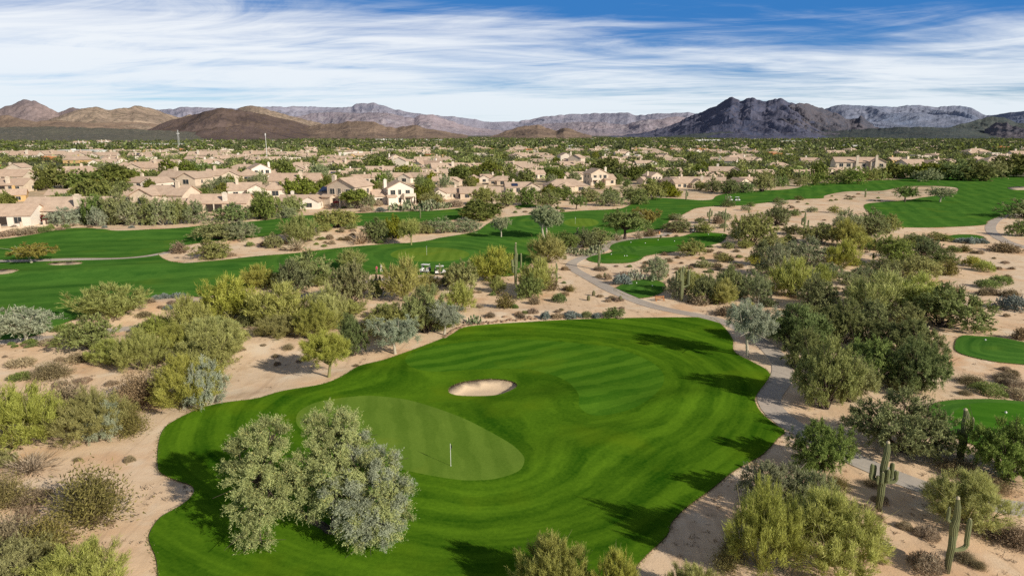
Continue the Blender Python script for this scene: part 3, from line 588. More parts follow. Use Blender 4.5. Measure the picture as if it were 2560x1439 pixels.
def crown_geo(lobes, kind, n, rs, lod=1., gap=.0):
    """many small leaf faces on sprays spread through the lobes; lod>1 gives fewer, larger faces"""
    ow, uw, jt, per, sl_, ll, lw = STY[kind]; L = np.array([l[:3] for l in lobes]); R = np.array([l[3:6] for l in lobes])
    wgt = (R[:, 0]*R[:, 1]*R[:, 2])**(2/3); wgt /= wgt.sum(); per = max(4, int(per/lod**.5)); ns = max(8, int(n/per))
    li = rs.choice(len(lobes), ns, p=wgt); d = unit(rs.normal(size=(ns, 3)))
    rad = rs.uniform(0, 1, ns)**.42; rad = .30+.74*rad
    # clumps: quantise the directions a little so that the shell is lumpy
    K = 17; cd = unit(rs.normal(size=(len(lobes), K, 3))); dots = np.einsum('sk,slk->sl', d, cd[li]); best = dots.argmax(1); near = cd[li, best]
    d = unit(d*.45+near*.85); amp = rs.uniform(.60, 1.24, (len(lobes), K))[li, best]
    P = L[li]+d*R[li]*(rad*amp)[:, None]
    # drop sprays deep inside other lobes
    q = np.full(ns, 9.)
    for l, r in zip(L, R): q = np.minimum(q, np.sqrt((((P-l)/r)**2).sum(1)))
    keep = (q > rs.uniform(.25, .62, ns)) & (P[:, 2] > .03); P, d, li = P[keep], d[keep], li[keep]; ns = len(P)
    tone = rs.uniform(0, 1, (len(lobes), K))[li, best[keep]]
    D = unit(d*ow+np.array([0, 0, uw])+rs.normal(size=(ns, 3))*jt*.6)
    k = np.tile(np.linspace(0, 1, per), ns); PP = np.repeat(P, per, 0); DD = np.repeat(D, per, 0); slen = np.repeat(rs.uniform(.5, 1.2, ns), per)*sl_*(lod**.25)
    PP = PP+DD*(k*slen)[:, None]+rs.normal(size=PP.shape)*.09*slen[:, None]
    if kind in ('mesq', 'olive', 'big', 'silver'): PP[:, 2] -= (k*slen)**2*.28
    LD = unit(DD*.8+rs.normal(size=PP.shape)*jt); m = len(PP)
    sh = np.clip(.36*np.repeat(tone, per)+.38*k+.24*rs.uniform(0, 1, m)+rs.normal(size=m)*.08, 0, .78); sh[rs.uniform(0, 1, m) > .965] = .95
    PP[:, 2] = np.maximum(PP[:, 2], .02)
    NN = unit(np.repeat(d*.75+np.array([0, 0, .45]), per, 0)+.4*unit(PP-np.average(L, 0, R[:, 0])))
    return leaf_mesh(PP, LD, rs.uniform(.6, 1.2, m)*ll*lod**.8, rs.uniform(.7, 1.3, m)*lw*lod**.9, sh, rs, 3, NN)
def extent(me):
    co = np.zeros(len(me.vertices)*3, np.float32); me.vertices.foreach_get('co', co); co = co.reshape(-1, 3)
    return 2*float(np.percentile(np.hypot(co[:, 0], co[:, 1]), 95)), float(np.percentile(co[:, 2], 98.5))
def bush_lobes(W, Hh, rs, n=9, low=.0):
    lob = []
    for i in range(n+5):
        if i >= n:
            a = rs.uniform(0, 6.28); rad = W*rs.uniform(.25, .46); r = W*rs.uniform(.07, .12); lob.append((rad*math.cos(a), rad*math.sin(a), Hh*rs.uniform(.2, .7)*(1-.6*(rad/W)), r, r, r*rs.uniform(.9, 1.3))); continue
        a = 2*math.pi*(i+rs.uniform(-.3, .3))/n; rad = W*rs.uniform(.20, .36) if i < n*.75 else W*rs.uniform(0, .12)
        top = i >= n*.75
        r = W*rs.uniform(.13, .21); rz = Hh*rs.uniform(.22, .33); z = Hh*(rs.uniform(.28, .52) if not top else rs.uniform(.58, .68))
        lob.append((rad*math.cos(a), rad*math.sin(a), z+low*Hh*.3, r, r, rz))
    return lob
def tree_lobes(W, Hh, rs, n=9):
    lob = []
    for i in range(n):
        a = 2*math.pi*i/n*1.7+rs.uniform(-.3, .3); rad = W*rs.uniform(.10, .34)
        r = W*rs.uniform(.15, .23); lob.append((rad*math.cos(a), rad*math.sin(a), Hh*rs.uniform(.55, .80)-rad*.12, r, r, Hh*rs.uniform(.14, .21)))
    return lob
def limbs_geo(lobes, rs, r0, kind='bush', trunk=0., seg=5, spread=.25):
    geos = []; W = max(abs(l[0])+l[3] for l in lobes)
    fork = np.array([rs.uniform(-.1, .1)*W, rs.uniform(-.1, .1)*W, trunk])
    if trunk > 0: geos.append(tube_geo([(0, 0, -.15), tuple(fork*.5+rs.normal(size=3)*.04), tuple(fork)], [r0*1.25, r0, r0*.85], seg+2, cap=False))
    for l in lobes:
        b0 = fork if trunk > 0 else np.array([rs.uniform(-1, 1)*spread, rs.uniform(-1, 1)*spread, -.05]); e = np.array(l[:3])+np.array([0, 0, l[5]*.35]); mid = b0*.45+e*.55+np.array([0, 0, -.12*abs(e[2])])+rs.normal(size=3)*.25
        P = bez(b0, mid, e, 6); geos.append(tube_geo(P, np.linspace(r0*.6, r0*.14, 6), seg, cap=False))
        for k in range(3):
            s = P[3]; t = e+rs.normal(size=3)*np.array(l[3:6])*.75; geos.append(tube_geo([s, (s+t)/2+rs.normal(size=3)*.15, t], [r0*.28, r0*.18, r0*.06], 4, cap=False))
    return join(geos)
def twig_geo(W, Hh, n, rs, leaves=True, lw=.03, ll=.3):
    """upright shrub of many stems that fan out of one base"""
    m = n; a = rs.uniform(0, 2*math.pi, m); el = rs.uniform(.1, 1.45, m); tip = np.stack([np.cos(a)*np.cos(el)*W*.5, np.sin(a)*np.cos(el)*W*.5, np.sin(el)*Hh], 1)*rs.uniform(.6, 1.05, m)[:, None]
    tip += rs.normal(size=(m, 3))*.05*W; tip[:, 2] = np.abs(tip[:, 2]); K = 4; Ps, Ds, Ls, Ws, Sh = [], [], [], [], []
    st = tip*np.array([.06, .06, .0]); seg = (tip-st)/K
    for k in range(K):
        p = st+seg*k+rs.normal(size=(m, 3))*.02*W*(k > 0); Ps.append(p); Ds.append(unit(seg+rs.normal(size=(m, 3))*.12*np.linalg.norm(seg, axis=1)[:, None])); Ls.append(np.linalg.norm(seg, axis=1)*1.15); Ws.append(np.full(m, lw*(1.3-.25*k))); Sh.append(np.full(m, .9)*(rs.uniform(0, 1, m) > .3))
    if leaves:
        for k in range(9):
            f = rs.uniform(.45, 1.05, m)[:, None]; Ps.append(st+(tip-st)*f+rs.normal(size=(m, 3))*.06*W); Ds.append(unit(unit(tip)+rs.normal(size=(m, 3))*.8)); Ls.append(rs.uniform(.5, 1.2, m)*ll*.6); Ws.append(np.full(m, lw*2.4)); Sh.append(rs.uniform(0, .78, m))
    P = np.concatenate(Ps); P[:, 2] = np.maximum(P[:, 2], .01)
    return leaf_mesh(P, np.concatenate(Ds), np.concatenate(Ls), np.concatenate(Ws), np.concatenate(Sh), rs)
def dome_geo(W, Hh, n, rs, ll=.22, lw=.05):
    a = rs.uniform(0, 2*math.pi, n); u = rs.uniform(0, 1, n)**.5; r = u*(1+.18*np.sin(a*3+1)+.12*np.sin(a*5)); x, y = np.cos(a)*r*W*.5, np.sin(a)*r*W*.5
    z = Hh*np.sqrt(np.clip(1-u*u*.97, 0, 1))*rs.uniform(.35, 1., n)*(1+.15*np.sin(x*5/W)*np.cos(y*6/W)); P = np.stack([x, y, z], 1)
    D = unit(np.stack([x/W, y/W, .3+z*0], 1)+rs.normal(size=(n, 3))*.5)
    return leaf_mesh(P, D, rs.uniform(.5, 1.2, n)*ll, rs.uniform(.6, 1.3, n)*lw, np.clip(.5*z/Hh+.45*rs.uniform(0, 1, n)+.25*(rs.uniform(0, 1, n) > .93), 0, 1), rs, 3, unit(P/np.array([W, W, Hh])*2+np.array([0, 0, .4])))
def pad_geo(W, Hh, n, rs, size=.3):
    """prickly pear: flat oval pads stacked on one another"""
    V, Fc, sh = [], [], []
    for i in range(n):
        a = rs.uniform(0, 6.28); r = W*.5*rs.uniform(0, 1)**.6; z = rs.uniform(0, 1)*Hh*math.sqrt(max(0., 1-(r/(W*.52))**2)); s = size*rs.uniform(.7, 1.2)
        c = np.array([r*math.cos(a), r*math.sin(a), z]); u = unit(rs.normal(size=3)*np.array([1, 1, .25])); v = unit(np.array([rs.normal()*.35, rs.normal()*.35, 1.])); o = len(V); nn = np.cross(u, v)*s*.12
        for k in range(8): t = 2*math.pi*k/8; V.append(c+u*math.cos(t)*s*.5+v*(math.sin(t)*s*.75+s*.6))
        V.append(c+v*s*.6+nn); V.append(c+v*s*.6-nn)
        for k in range(8): Fc.append((o+k, o+(k+1) % 8, o+8)); Fc.append((o+(k+1) % 8, o+k, o+9))
        t_ = rs.uniform(0, .75) if rs.uniform() > .15 else .95; sh += [t_]*16
    return np.array(V), np.array(Fc), np.array(sh)
def finish(name, geo, mat):
    V, Fc, sh = geo; o = mesh_obj(name, V, Fc, mat, smooth=False); shade_attr(o.data, sh); me = o.data; bpy.data.objects.remove(o); return me
# prototypes: kind -> level -> list of (crown mesh, trunk mesh or None, width, height)
PROTO = {}
def proto(kind, level, shape='bush', var=3):
    key = (kind, level, shape)
    if key in PROTO: return PROTO[key]
    res = []; nleaf, lod = {0: (52000, .80), 1: (12000, 1.6), 2: (3200, 2.9)}[level]
    for v in range(var if level else 4):
        rs = np.random.default_rng(abs(hash_(kind))*7+level*31+v*101+len(shape)*5)
        if shape == 'bush':
            W, Hh = 9., 5.6; lob = bush_lobes(W, Hh, rs, 12+v, .1)
        else:
            W, Hh = 9., 6.6; lob = tree_lobes(W, Hh, rs, 9+v)
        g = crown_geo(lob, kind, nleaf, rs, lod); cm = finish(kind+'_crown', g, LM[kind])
        bark = M['bark_p'] if kind in ('silver', 'grey', 'gold') else (M['bark_g'] if kind == 'pv' else M['bark_d'])
        tg = limbs_geo(lob, rs, .17 if shape == 'bush' else .24, shape, 0 if shape == 'bush' else Hh*.30, 5 if level < 2 else 3, .5)
        res.append((cm, pymesh('trunk', tg[0], tg[1], bark, True), *extent(cm)))
    PROTO[key] = res; return res
def hash_(s):
    h = 7
    for ch in s: h = (h*131+ord(ch)) % 100003
    return h
SMALL = {}
def small_proto(kind, near):
    key = (kind, near)
    if key in SMALL: return SMALL[key]
    res = []; q = 1. if near else .35; ws = 1. if near else 2.
    for v in range(3):
        rs = np.random.default_rng(hash_(kind)+v*13+near)
        if kind == 'creo': g = twig_geo(4, 2.6, int(420*q), rs, True, .028*ws, .34*ws); W, Hh = 4., 2.6
        elif kind == 'brown': g = twig_geo(3.4, 1.9, int(620*q), rs, True, .028*ws, .24*ws); W, Hh = 3.4, 1.9
        elif kind == 'twig': g = twig_geo(3.4, 2.0, int(420*q), rs, False, .055*ws); W, Hh = 3.4, 2.0
        elif kind == 'dry': g = dome_geo(2.2, .9, int(2600*q), rs, .24*ws**.7, .045*ws); W, Hh = 2.2, .9
        elif kind == 'blue': g = dome_geo(2.2, .9, int(2400*q), rs, .2*ws**.7, .07*ws); W, Hh = 2.2, .9
        elif kind == 'green': g = dome_geo(2.6, 1.3, int(3200*q), rs, .22*ws**.7, .06*ws); W, Hh = 2.6, 1.3
        elif kind == 'yellow': g = dome_geo(2.6, 1.3, int(3200*q), rs, .22*ws**.7, .06*ws); W, Hh = 2.6, 1.3
        elif kind == 'pear': g = pad_geo(3, 1.2, int(170*max(q, .5)), rs, .36); W, Hh = 3., 1.5
        elif kind == 'cholla': g = pad_geo(2.4, 1.3, int(240*max(q, .5)), rs, .2); W, Hh = 2.4, 1.5
        mt = {'creo': 'creo', 'brown': 'brown', 'twig': 'dry', 'dry': 'dry', 'blue': 'blue', 'green': 'mesq', 'yellow': 'pv', 'pear': 'cact', 'cholla': 'silver'}[kind]
        me_ = finish(kind+'_shrub', g, LM[mt]); res.append((me_, *extent(me_)))
    SMALL[key] = res; return res
ITEMS = []   # things to label at the end: dict(obj, look, kind, px, py, group)
def register(o, look, kind, px, py, cat, group, fixed=None):
    o['category'] = cat
    if group: o['group'] = group
    ITEMS.append(dict(o=o, look=look, kind=kind, px=px, py=py, fixed=fixed)); return o
def empty(name, loc, rz=0.):
    o = bpy.data.objects.new(name, None); C.objects.link(o); o.location = loc; o.rotation_euler = (0, 0, rz); o.empty_display_size = .5; return o
def put(name, me, parent=None):
    o = bpy.data.objects.new(name, me); C.objects.link(o); o.parent = parent; return o
def height_to(px, py, x, y):
    """height above the ground at x,y of the sight line through the pixel row py"""
    dx, dy, dz = ray(px, py); t = math.hypot(x, y)/math.hypot(dx, dy); return H0+dz*t-ht(x, y)
rnd = random.Random(11)
LOOK = {'pv': ('palo_verde', 'yellow green palo verde', 'palo verde'), 'olive': ('mesquite_tree', 'olive mesquite', 'mesquite'), 'mesq': ('mesquite_tree', 'green mesquite', 'mesquite'),
 'dark': ('ironwood_tree', 'dark grey green ironwood', 'ironwood'), 'silver': ('acacia_tree', 'silvery acacia', 'acacia'), 'grey': ('ironwood_tree', 'grey green ironwood', 'ironwood'),
 'lawn': ('garden_tree', 'leafy green tree', 'garden tree'), 'deep': ('garden_tree', 'deep green tree', 'garden tree'), 'gold': ('golden_tree', 'golden leaved tree', 'tree'), 'mag': ('bougainvillea', 'magenta bougainvillea', 'bougainvillea')}
def dome_h(A, Wm, td, k=.32):
    """height of a dome Wm wide whose far shoulder is what the sight line just clears"""
    return math.sqrt(max(0., A*A-(Wm*k*td)**2)) if A > 0 else 0.
def plant(kind, x0, y0, x1, y1, shape='bush', base=None, look=None, label=None):
    """a woody plant given by the box it fills in the photo; it is built where it stands, at its real size"""
    bx, by = base if base else ((x0+x1)/2, y1)
    X, Y = at(bx, by); d = math.hypot(X, Y); t = math.sqrt(X*X+Y*Y+H0*H0); Wm = (x1-x0)/F*t*(cp if False else 1)
    if not base:
        k = .36*Wm/d; X *= 1+k; Y *= 1+k; t = math.sqrt(X*X+Y*Y+H0*H0); Wm = (x1-x0)/F*t
    td = H0/math.hypot(X, Y); Hm = dome_h(height_to((x0+x1)/2, y0, X, Y), Wm, td); Hm = max(.40*Wm, min(Hm*1.02, 1.15*Wm, 10.5))
    cx_ = X
    lev = 0 if t < 112 else (1 if t < 290 else 2)
    P = proto(kind, lev, shape); cm, tm, W, Hh = P[rnd.randrange(len(P))]; Wm *= math.sqrt(X*X+Y*Y+(H0-Hm*.6)**2)/t
    nm, words_, cat = LOOK[kind]
    size = 'small' if Wm < 4 else ('tall' if Hm > 6.3 else ('broad' if Wm > 9 else 'medium sized'))
    o = empty(nm, (X, Y, ht(X, Y)-.02), rnd.uniform(0, 6.28)); s = Wm/W*(.93 if t < 105 else 1.02 if t < 160 else 1.10); o.scale = (s, s, Hm/Hh)
    put('crown', cm, o); put('trunk', tm, o)
    return register(o, look or size+' '+words_, cat, bx, by, cat, None, label)
def shrub(kind, x0, y0, x1, y1, label=None, wm=None, hm=None):
    X, Y = at((x0+x1)/2, y1); t = math.sqrt(X*X+Y*Y+H0*H0); Wm = wm or (x1-x0)/F*t; kk = 1+.36*Wm/math.hypot(X, Y); X *= kk; Y *= kk
    Hm = hm or max(.28*Wm, min(dome_h(height_to((x0+x1)/2, y0, X, Y), Wm, H0/math.hypot(X, Y)), .75*Wm if kind != 'creo' else .9*Wm))
    P = small_proto(kind, t < 105); me, W, Hh = P[rnd.randrange(3)]
    nm, look, cat = {'creo': ('creosote_bush', 'olive creosote bush with upright stems', 'creosote bush'), 'brown': ('brown_shrub', 'brown twiggy shrub', 'shrub'), 'twig': ('dead_brush', 'bare pale branched dead brush', 'dead brush'),
     'dry': ('bursage', 'dry tan bursage dome', 'bursage'), 'blue': ('brittlebush', 'blue grey brittlebush', 'brittlebush'), 'green': ('green_shrub', 'rounded green shrub', 'shrub'), 'yellow': ('yellow_shrub', 'yellow green low shrub', 'shrub'),
     'pear': ('prickly_pear', 'pale prickly pear clump', 'prickly pear'), 'cholla': ('cholla_cactus', 'pale cholla clump', 'cholla')}[kind]
    o = put(nm, me); o.location = (X, Y, ht(X, Y)-.02); o.rotation_euler = (0, 0, rnd.uniform(0, 6.28)); s = Wm/W; o.scale = (s, s, Hm/Hh)
    return register(o, ('large ' if Wm > 3.2 else ('tiny ' if Wm < 1.2 else 'small '))+look, cat, (x0+x1)/2, y1, cat, None, label)
T = 'tree'
PLANTS = """pv -60 968 133 1150;pv 150 985 318 1118;silver 228 1012 318 1108;pv 386 900 560 1034;silver 470 905 572 1028;olive 430 850 600 960;pv 232 850 322 916;pv 305 830 408 935;pv 395 815 500 905
olive -20 1128 38 1178;creo! -30 1188 64 1284;olive -80 1350 110 1540;pv 80 1372 300 1570;pv 202 716 352 806;olive 172 793 294 884;pv 430 745 522 842;pv 352 790 442 846;pv 512 700 645 820;pv 440 800 612 910
olive 487 600 567 650;olive 500 556 600 604;grey 568 555 642 602;pv 712 543 790 614;olive 664 585 706 622;olive 792 540 892 574;mesq 912 550 980 608;lawn 962 545 1012 598;grey 1075 546 1140 585;grey 1130 548 1202 582
olive 1055 563 1084 586;pv 606 665 694 724;olive 718 632 832 716;pv 838 626 910 676;olive 828 663 932 772;mesq 922 690 966 745;dark 688 655 778 735;pv 638 716 782 822;pv 770 720 864 826;pv 560 730 650 800;pv 648 798 754 846
pv 964 652 1066 760;pv 1045 688 1102 724;olive 1113 658 1197 732;dark 1095 690 1134 717;pv 1182 625 1292 708;pv 1224 693 1264 734;pv 1113 710 1194 782;olive 1008 722 1120 842;mesq 1090 760 1150 825;olive 915 768 1050 850;mesq 838 784 890 824;dark 843 800 922 898;pv 740 760 850 850
pv 1322 590 1410 662;mesq 1382 582 1444 628;dark 1438 575 1490 622;olive 1462 573 1527 618;olive 1665 550 1736 582;olive 1740 556 1784 583;olive 1832 538 1925 615;grey 1608 644 1672 700;grey 1660 672 1704 748;olive 1684 655 1738 740;dark 1735 688 1792 758;olive 1792 668 1850 740;pv 1775 700 1838 764;pv 1298 652 1388 740;mesq 1285 690 1358 750;grey 1845 680 1905 740;olive 1700 600 1760 642
dark 1915 513 1967 568;grey 2080 530 2150 596;dark 2130 530 2212 594;olive 2196 538 2246 587;olive 2008 566 2086 612;pv 2083 553 2150 618;pv 2120 585 2184 624;olive 1898 588 1964 622;grey 1903 612 1975 695;dark 1880 605 1930 665;grey 1965 598 2062 668;pv 1930 652 2030 745;dark 1990 688 2084 780;pv 2010 665 2080 730
pv 2073 606 2140 676;mesq 2183 594 2270 668;dark 2280 594 2340 652;dark 2320 625 2378 670;olive 2250 644 2338 702;olive 2163 646 2242 700;pv 2130 684 2260 800;pv 2215 690 2345 795;mesq 2270 720 2434 830;dark 2048 752 2150 865;dark 2120 756 2225 860;olive 2235 760 2300 824;mesq 2195 800 2335 905;mesq 1920 765 2050 880;dark 1960 830 2060 925;olive 1982 855 2135 1042;olive 2060 900 2190 1020;mesq 2110 850 2250 970;mesq 2215 855 2362 992
dark 2135 985 2362 1162;mesq 1970 1062 2124 1200;pv 2322 1180 2498 1334;mesq 2428 1050 2600 1218;grey 1845 1155 2000 1290;grey 1960 1180 2085 1310;pv 1812 1225 1990 1460;pv 1930 1235 2178 1480;pv 1282 1345 1466 1530;pv 1476 1382 1592 1540;pv 1655 1424 1800 1560
mesq 1503 776 1560 797;grey 1872 690 1925 760;olive 2262 584 2302 608;mesq 2525 550 2575 592;dark 2516 500 2600 548;grey 2055 660 2100 700;lawn 1143 505 1248 552;mesq 1165 500 1205 530"""
for row in PLANTS.replace('\n', ';').split(';'):
    k, a, b2, c2, d2 = row.split(); a, b2, c2, d2 = map(float, (a, b2, c2, d2))
    if k.endswith('!'): shrub(k[:-1], a, b2, c2, d2)
    else: plant(k, a, b2, c2, d2)
# smaller bushes that fill in the thickets
rb = random.Random(33)
for x0, x1, y0, y1, n_, ks in [(1690,1920,600,780,14,'olive grey pv'),(1900,2210,580,860,20,'mesq olive grey dark'),(620,1180,660,830,18,'pv olive'),(190,640,750,930,12,'pv olive'),(2000,2300,860,1000,5,'olive mesq'),(1650,2200,515,600,18,'olive grey dark mesq'),(2150,2400,600,780,10,'olive mesq'),(640,1100,545,590,8,'olive pv'),(1850,2100,480,560,12,'olive grey mesq')]:
    for i in range(n_):
        px, py = rb.uniform(x0, x1), rb.uniform(y0, y1); X, Y = at(px, py); Q = np.array([[X, Y]])
        if any(inside(r_[1], Q)[0] or dist_to(r_[1], Q, 2)[0] < 2 for r_ in REG if r_[0] != 'desert'): continue
        t = math.hypot(X, Y); wm = rb.uniform(3., 6.); s_ = wm/t*F*.5; plant(rb.choice(ks.split()), px-s_, py-s_*1.15, px+s_, py)
# trees whose trunks show
for k, a, b2, c2, d2, bx, by in [('gold',40,614,116,642,80,657), ('silver',910,798,1052,868,988,884), ('silver',1080,762,1170,818,1110,837), ('grey',1225,545,1269,578,1253,593), ('grey',1296,520,1374,578,1360,595),
  ('grey',1350,523,1433,568,1368,593), ('mesq',1514,530,1613,585,1562,598), ('gold',1578,524,1642,560,1612,574), ('pv',1008,530,1062,590,1028,613), ('silver',-40,775,88,848,67,858), ('silver',1810,762,1928,876,1870,892),
  ('pv',756,836,888,918,822,942), ('mesq',2252,468,2300,492,2262,505), ('grey',2325,470,2378,496,2350,505), ('mesq',1418,490,1462,516,1440,524), ('lawn',865,476,935,515,893,522)]:
    plant(k, a, b2, c2, d2, T, (bx, by))
SHR = """dry 28 898 84 919;green 30 928 76 953;brown 93 906 168 952;dry 133 951 166 968;dry 190 944 227 959;brown 172 892 228 908;creo 296 1004 368 1094;brown 300 935 402 1022;brown 130 955 230 1060;twig 28 1150 130 1192;brown 38 1222 112 1270;creo 156 1172 312 1330;brown -30 1294 90 1410;creo 70 1290 175 1400;creo 60 1340 150 1450
blue 378 737 400 750;blue 398 733 425 747;blue 425 732 462 745;brown 350 780 378 795;green 135 812 178 830;green 60 846 90 862;dry 100 848 140 864;brown 365 745 388 758;dry 395 762 412 772;brown 345 778 378 795;dry 420 750 440 762;brown 505 742 530 752;blue 500 740 515 748
brown 430 607 468 634;green 545 622 568 646;dry 560 630 590 642;green 615 604 635 617;brown 845 570 862 582;twig 875 577 930 612;twig 715 598 768 630;dry 815 585 835 600;dry 820 600 840 612;brown 860 590 880 602;dry 790 592 806 600;brown 650 600 664 616;dry 700 618 716 626
dry 1380 735 1382 736;green 1378 733 1418 757;dry 1400 728 1425 740;creo 1415 712 1438 730;creo 1238 733 1288 772;dry 1190 760 1208 770;pear 1166 788 1204 813;dry 1315 770 1348 785;blue 1350 766 1376 800;blue 1405 783 1455 798;green 1450 778 1482 796;dry 1375 785 1412 798;blue 1478 782 1502 797;dry 1540 794 1560 799;brown 1322 742 1350 762
dry 1530 744 1560 754;blue 1531 686 1582 712;cholla 1566 673 1608 702;dry 1510 682 1530 700;dry 1545 678 1575 694;brown 1728 736 1774 764;brown 1340 684 1394 728;dry 1484 665 1520 678;pear 1612 684 1656 703;pear 1410 618 1450 636;pear 1436 622 1478 641;pear 1465 614 1512 636;pear 1480 605 1512 622;yellow 1855 750 1885 775;brown 1790 768 1860 792;brown 1860 768 1900 790
twig 1527 582 1556 603;twig 1582 575 1612 597;brown 1605 572 1640 592;brown 1660 562 1710 582;brown 1780 540 1810 560;dark! 0 0 0 0
blue 2388 594 2420 608;blue 2415 593 2445 610;blue 2440 596 2468 609;green 2348 587 2380 604;yellow 2412 640 2452 668;yellow 2440 652 2482 680;green 2366 614 2398 632;creo 2394 612 2425 630;green 2480 688 2524 712;green 2445 698 2492 722;brown 2443 722 2470 739;brown 2462 720 2494 738;twig 2376 708 2412 740;brown 2505 724 2542 743;blue 2500 738 2562 778;creo 2416 742 2446 782;twig 2432 808 2484 828;brown 2534 820 2568 850;creo 2355 650 2390 690;brown 2480 612 2540 632
dry 2290 1330 2345 1350;dry 2277 1380 2350 1438;dry 2150 1260 2184 1284;brown 2355 1152 2442 1196;twig 2446 1300 2520 1352;brown 2500 1312 2580 1376;creo 1800 1320 1860 1400;creo 1780 1370 1850 1440;brown 2400 946 2456 964;green 2438 968 2510 990;brown 2490 936 2540 956;dry 2510 956 2560 972;brown 2450 1195 2520 1232;dry 2520 975 2580 1000;creo 2060 1190 2120 1230;brown 2040 680 2070 700
dry 0 583 40 592;dry 45 577 85 588;dry 60 572 110 584;green 100 565 125 582;green 118 560 136 575;dry 140 567 160 576;green 158 560 175 571;dry 20 578 60 586;pear 1000 500 1040 528;pear 1035 502 1075 530;pear 1060 498 1100 526;pear 1090 505 1130 522;pear 970 508 1005 528;dry 1120 500 1160 518;dry 900 515 930 530;blue 940 518 965 530;brown 1070 490 1110 506;dry 930 500 960 515"""
for row in SHR.replace('\n', ';').split(';'):
    k, a, b2, c2, d2 = row.split(); a, b2, c2, d2 = map(float, (a, b2, c2, d2))
    if k.endswith('!'): continue
    shrub(k, a, b2, c2, d2)
# ------------------------------------------------------------------ the big tree by the green
def big_tree():
    X, Y = at(838, 1332); o = empty('acacia_tree', (X, Y, ht(X, Y)))
    rs = np.random.default_rng(5)
    def pt(px, py, yo):   # a point of the crown: its direction in the photo and how far behind the trunk it stands
        dx, dy, dz = ray(px, py); t = (Y+yo)/dy; return (dx*t-X, yo, H0+dz*t-ht(X, Y))
    lob = []
    # px, py, depth behind trunk, radius
    for px, py, yo, r, rz in [(645,1095,2.0,1.7,1.5),(680,1085,1.3,1.35,1.4),(600,1150,1.4,1.4,1.3),(680,1150,.3,1.6,1.4),(640,1200,-.4,1.7,1.3),(610,1262,-1.0,1.3,1.1),(660,1280,-1.4,1.3,1.0),(680,1240,-.8,1.4,1.1),(620,1330,-2.2,.9,.8),(650,1350,-2.3,.8,.7),
      (818,1056,2.8,1.5,1.4),(850,1070,2.4,1.7,1.4),(885,1115,2.0,1.5,1.3),(820,1120,1.2,1.8,1.4),(797,1075,2.2,1.1,1.1),(760,1170,.6,1.4,1.2),(830,1175,-.2,1.8,1.4),(900,1180,.2,1.8,1.5),(960,1165,1.0,1.4,1.3),(985,1225,.2,1.5,1.3),(930,1235,-.8,1.8,1.4),(860,1235,-1.0,1.6,1.3),(990,1280,-.4,1.2,1.1),(950,1295,-1.6,1.6,1.2),(890,1290,-1.8,1.5,1.1),(960,1330,-2.2,1.0,.8),(910,1330,-2.4,1.2,.8),(765,1205,.4,1.3,1.1),(730,1200,.3,1.1,1.0),(770,1260,-.6,1.0,.9),(800,1270,-.9,.8,.7)]:
        x, y, z = pt(px, py, yo); lob.append((x, y, max(z, .9), r*.9, r*.9, rz*.82))
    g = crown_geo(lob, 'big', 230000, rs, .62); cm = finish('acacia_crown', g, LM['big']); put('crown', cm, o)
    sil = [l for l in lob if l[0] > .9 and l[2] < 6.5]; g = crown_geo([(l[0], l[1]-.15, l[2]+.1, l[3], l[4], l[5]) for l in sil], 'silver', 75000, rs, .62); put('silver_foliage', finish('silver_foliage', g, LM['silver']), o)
    geos = []
    a1 = np.array(pt(720, 1255, .2)); fork = np.array(pt(775, 1298, .1)); left = np.array(pt(650, 1180, .6)); c_ = np.array(pt(850, 1200, .6)); rt = np.array(pt(900, 1250, -.2))
    geos.append(tube_geo([(0, 0, -.2), tuple(fork*.5+np.array([0, 0, .1])), tuple(fork), tuple((fork+a1)/2), tuple(a1), tuple((a1+left)/2+np.array([0, 0, .3])), tuple(left)], [.36, .28, .24, .22, .19, .15, .10], 9, cap=False))
    geos.append(tube_geo([(0, 0, -.1), (.2, .2, 1.4), tuple(rt*.8), tuple(rt), tuple(np.array(pt(950, 1240, 0)))], [.3, .24, .18, .14, .08], 8, cap=False))
    geos.append(tube_geo([(0, 0, 0), (-.2, .4, 2.4), tuple(c_), tuple(np.array(pt(840, 1100, 2)))], [.28, .22, .15, .08], 8, cap=False))
    for l in lob:
        s = left if l[0] < a1[0] else (c_ if l[2] > 4 else rt)
        e = np.array(l[:3]); geos.append(tube_geo(bez(s, (s+e)/2+np.array([0, 0, -.4]), e, 5), np.linspace(.10, .03, 5), 5, cap=False))
        for k in range(4): geos.append(tube_geo([e*.75+s*.25, e+rs.normal(size=3)*.3, e+rs.normal(size=3)*1.0], [.05, .03, .012], 4, cap=False))
    V, Fc = join(geos); put('trunk', pymesh('trunk', V, Fc, M['bark_d'], True), o)
    register(o, '', 'acacia', 840, 1330, 'acacia', None, 'largest grey green acacia leaning over the lawn beside the putting green')
big_tree()
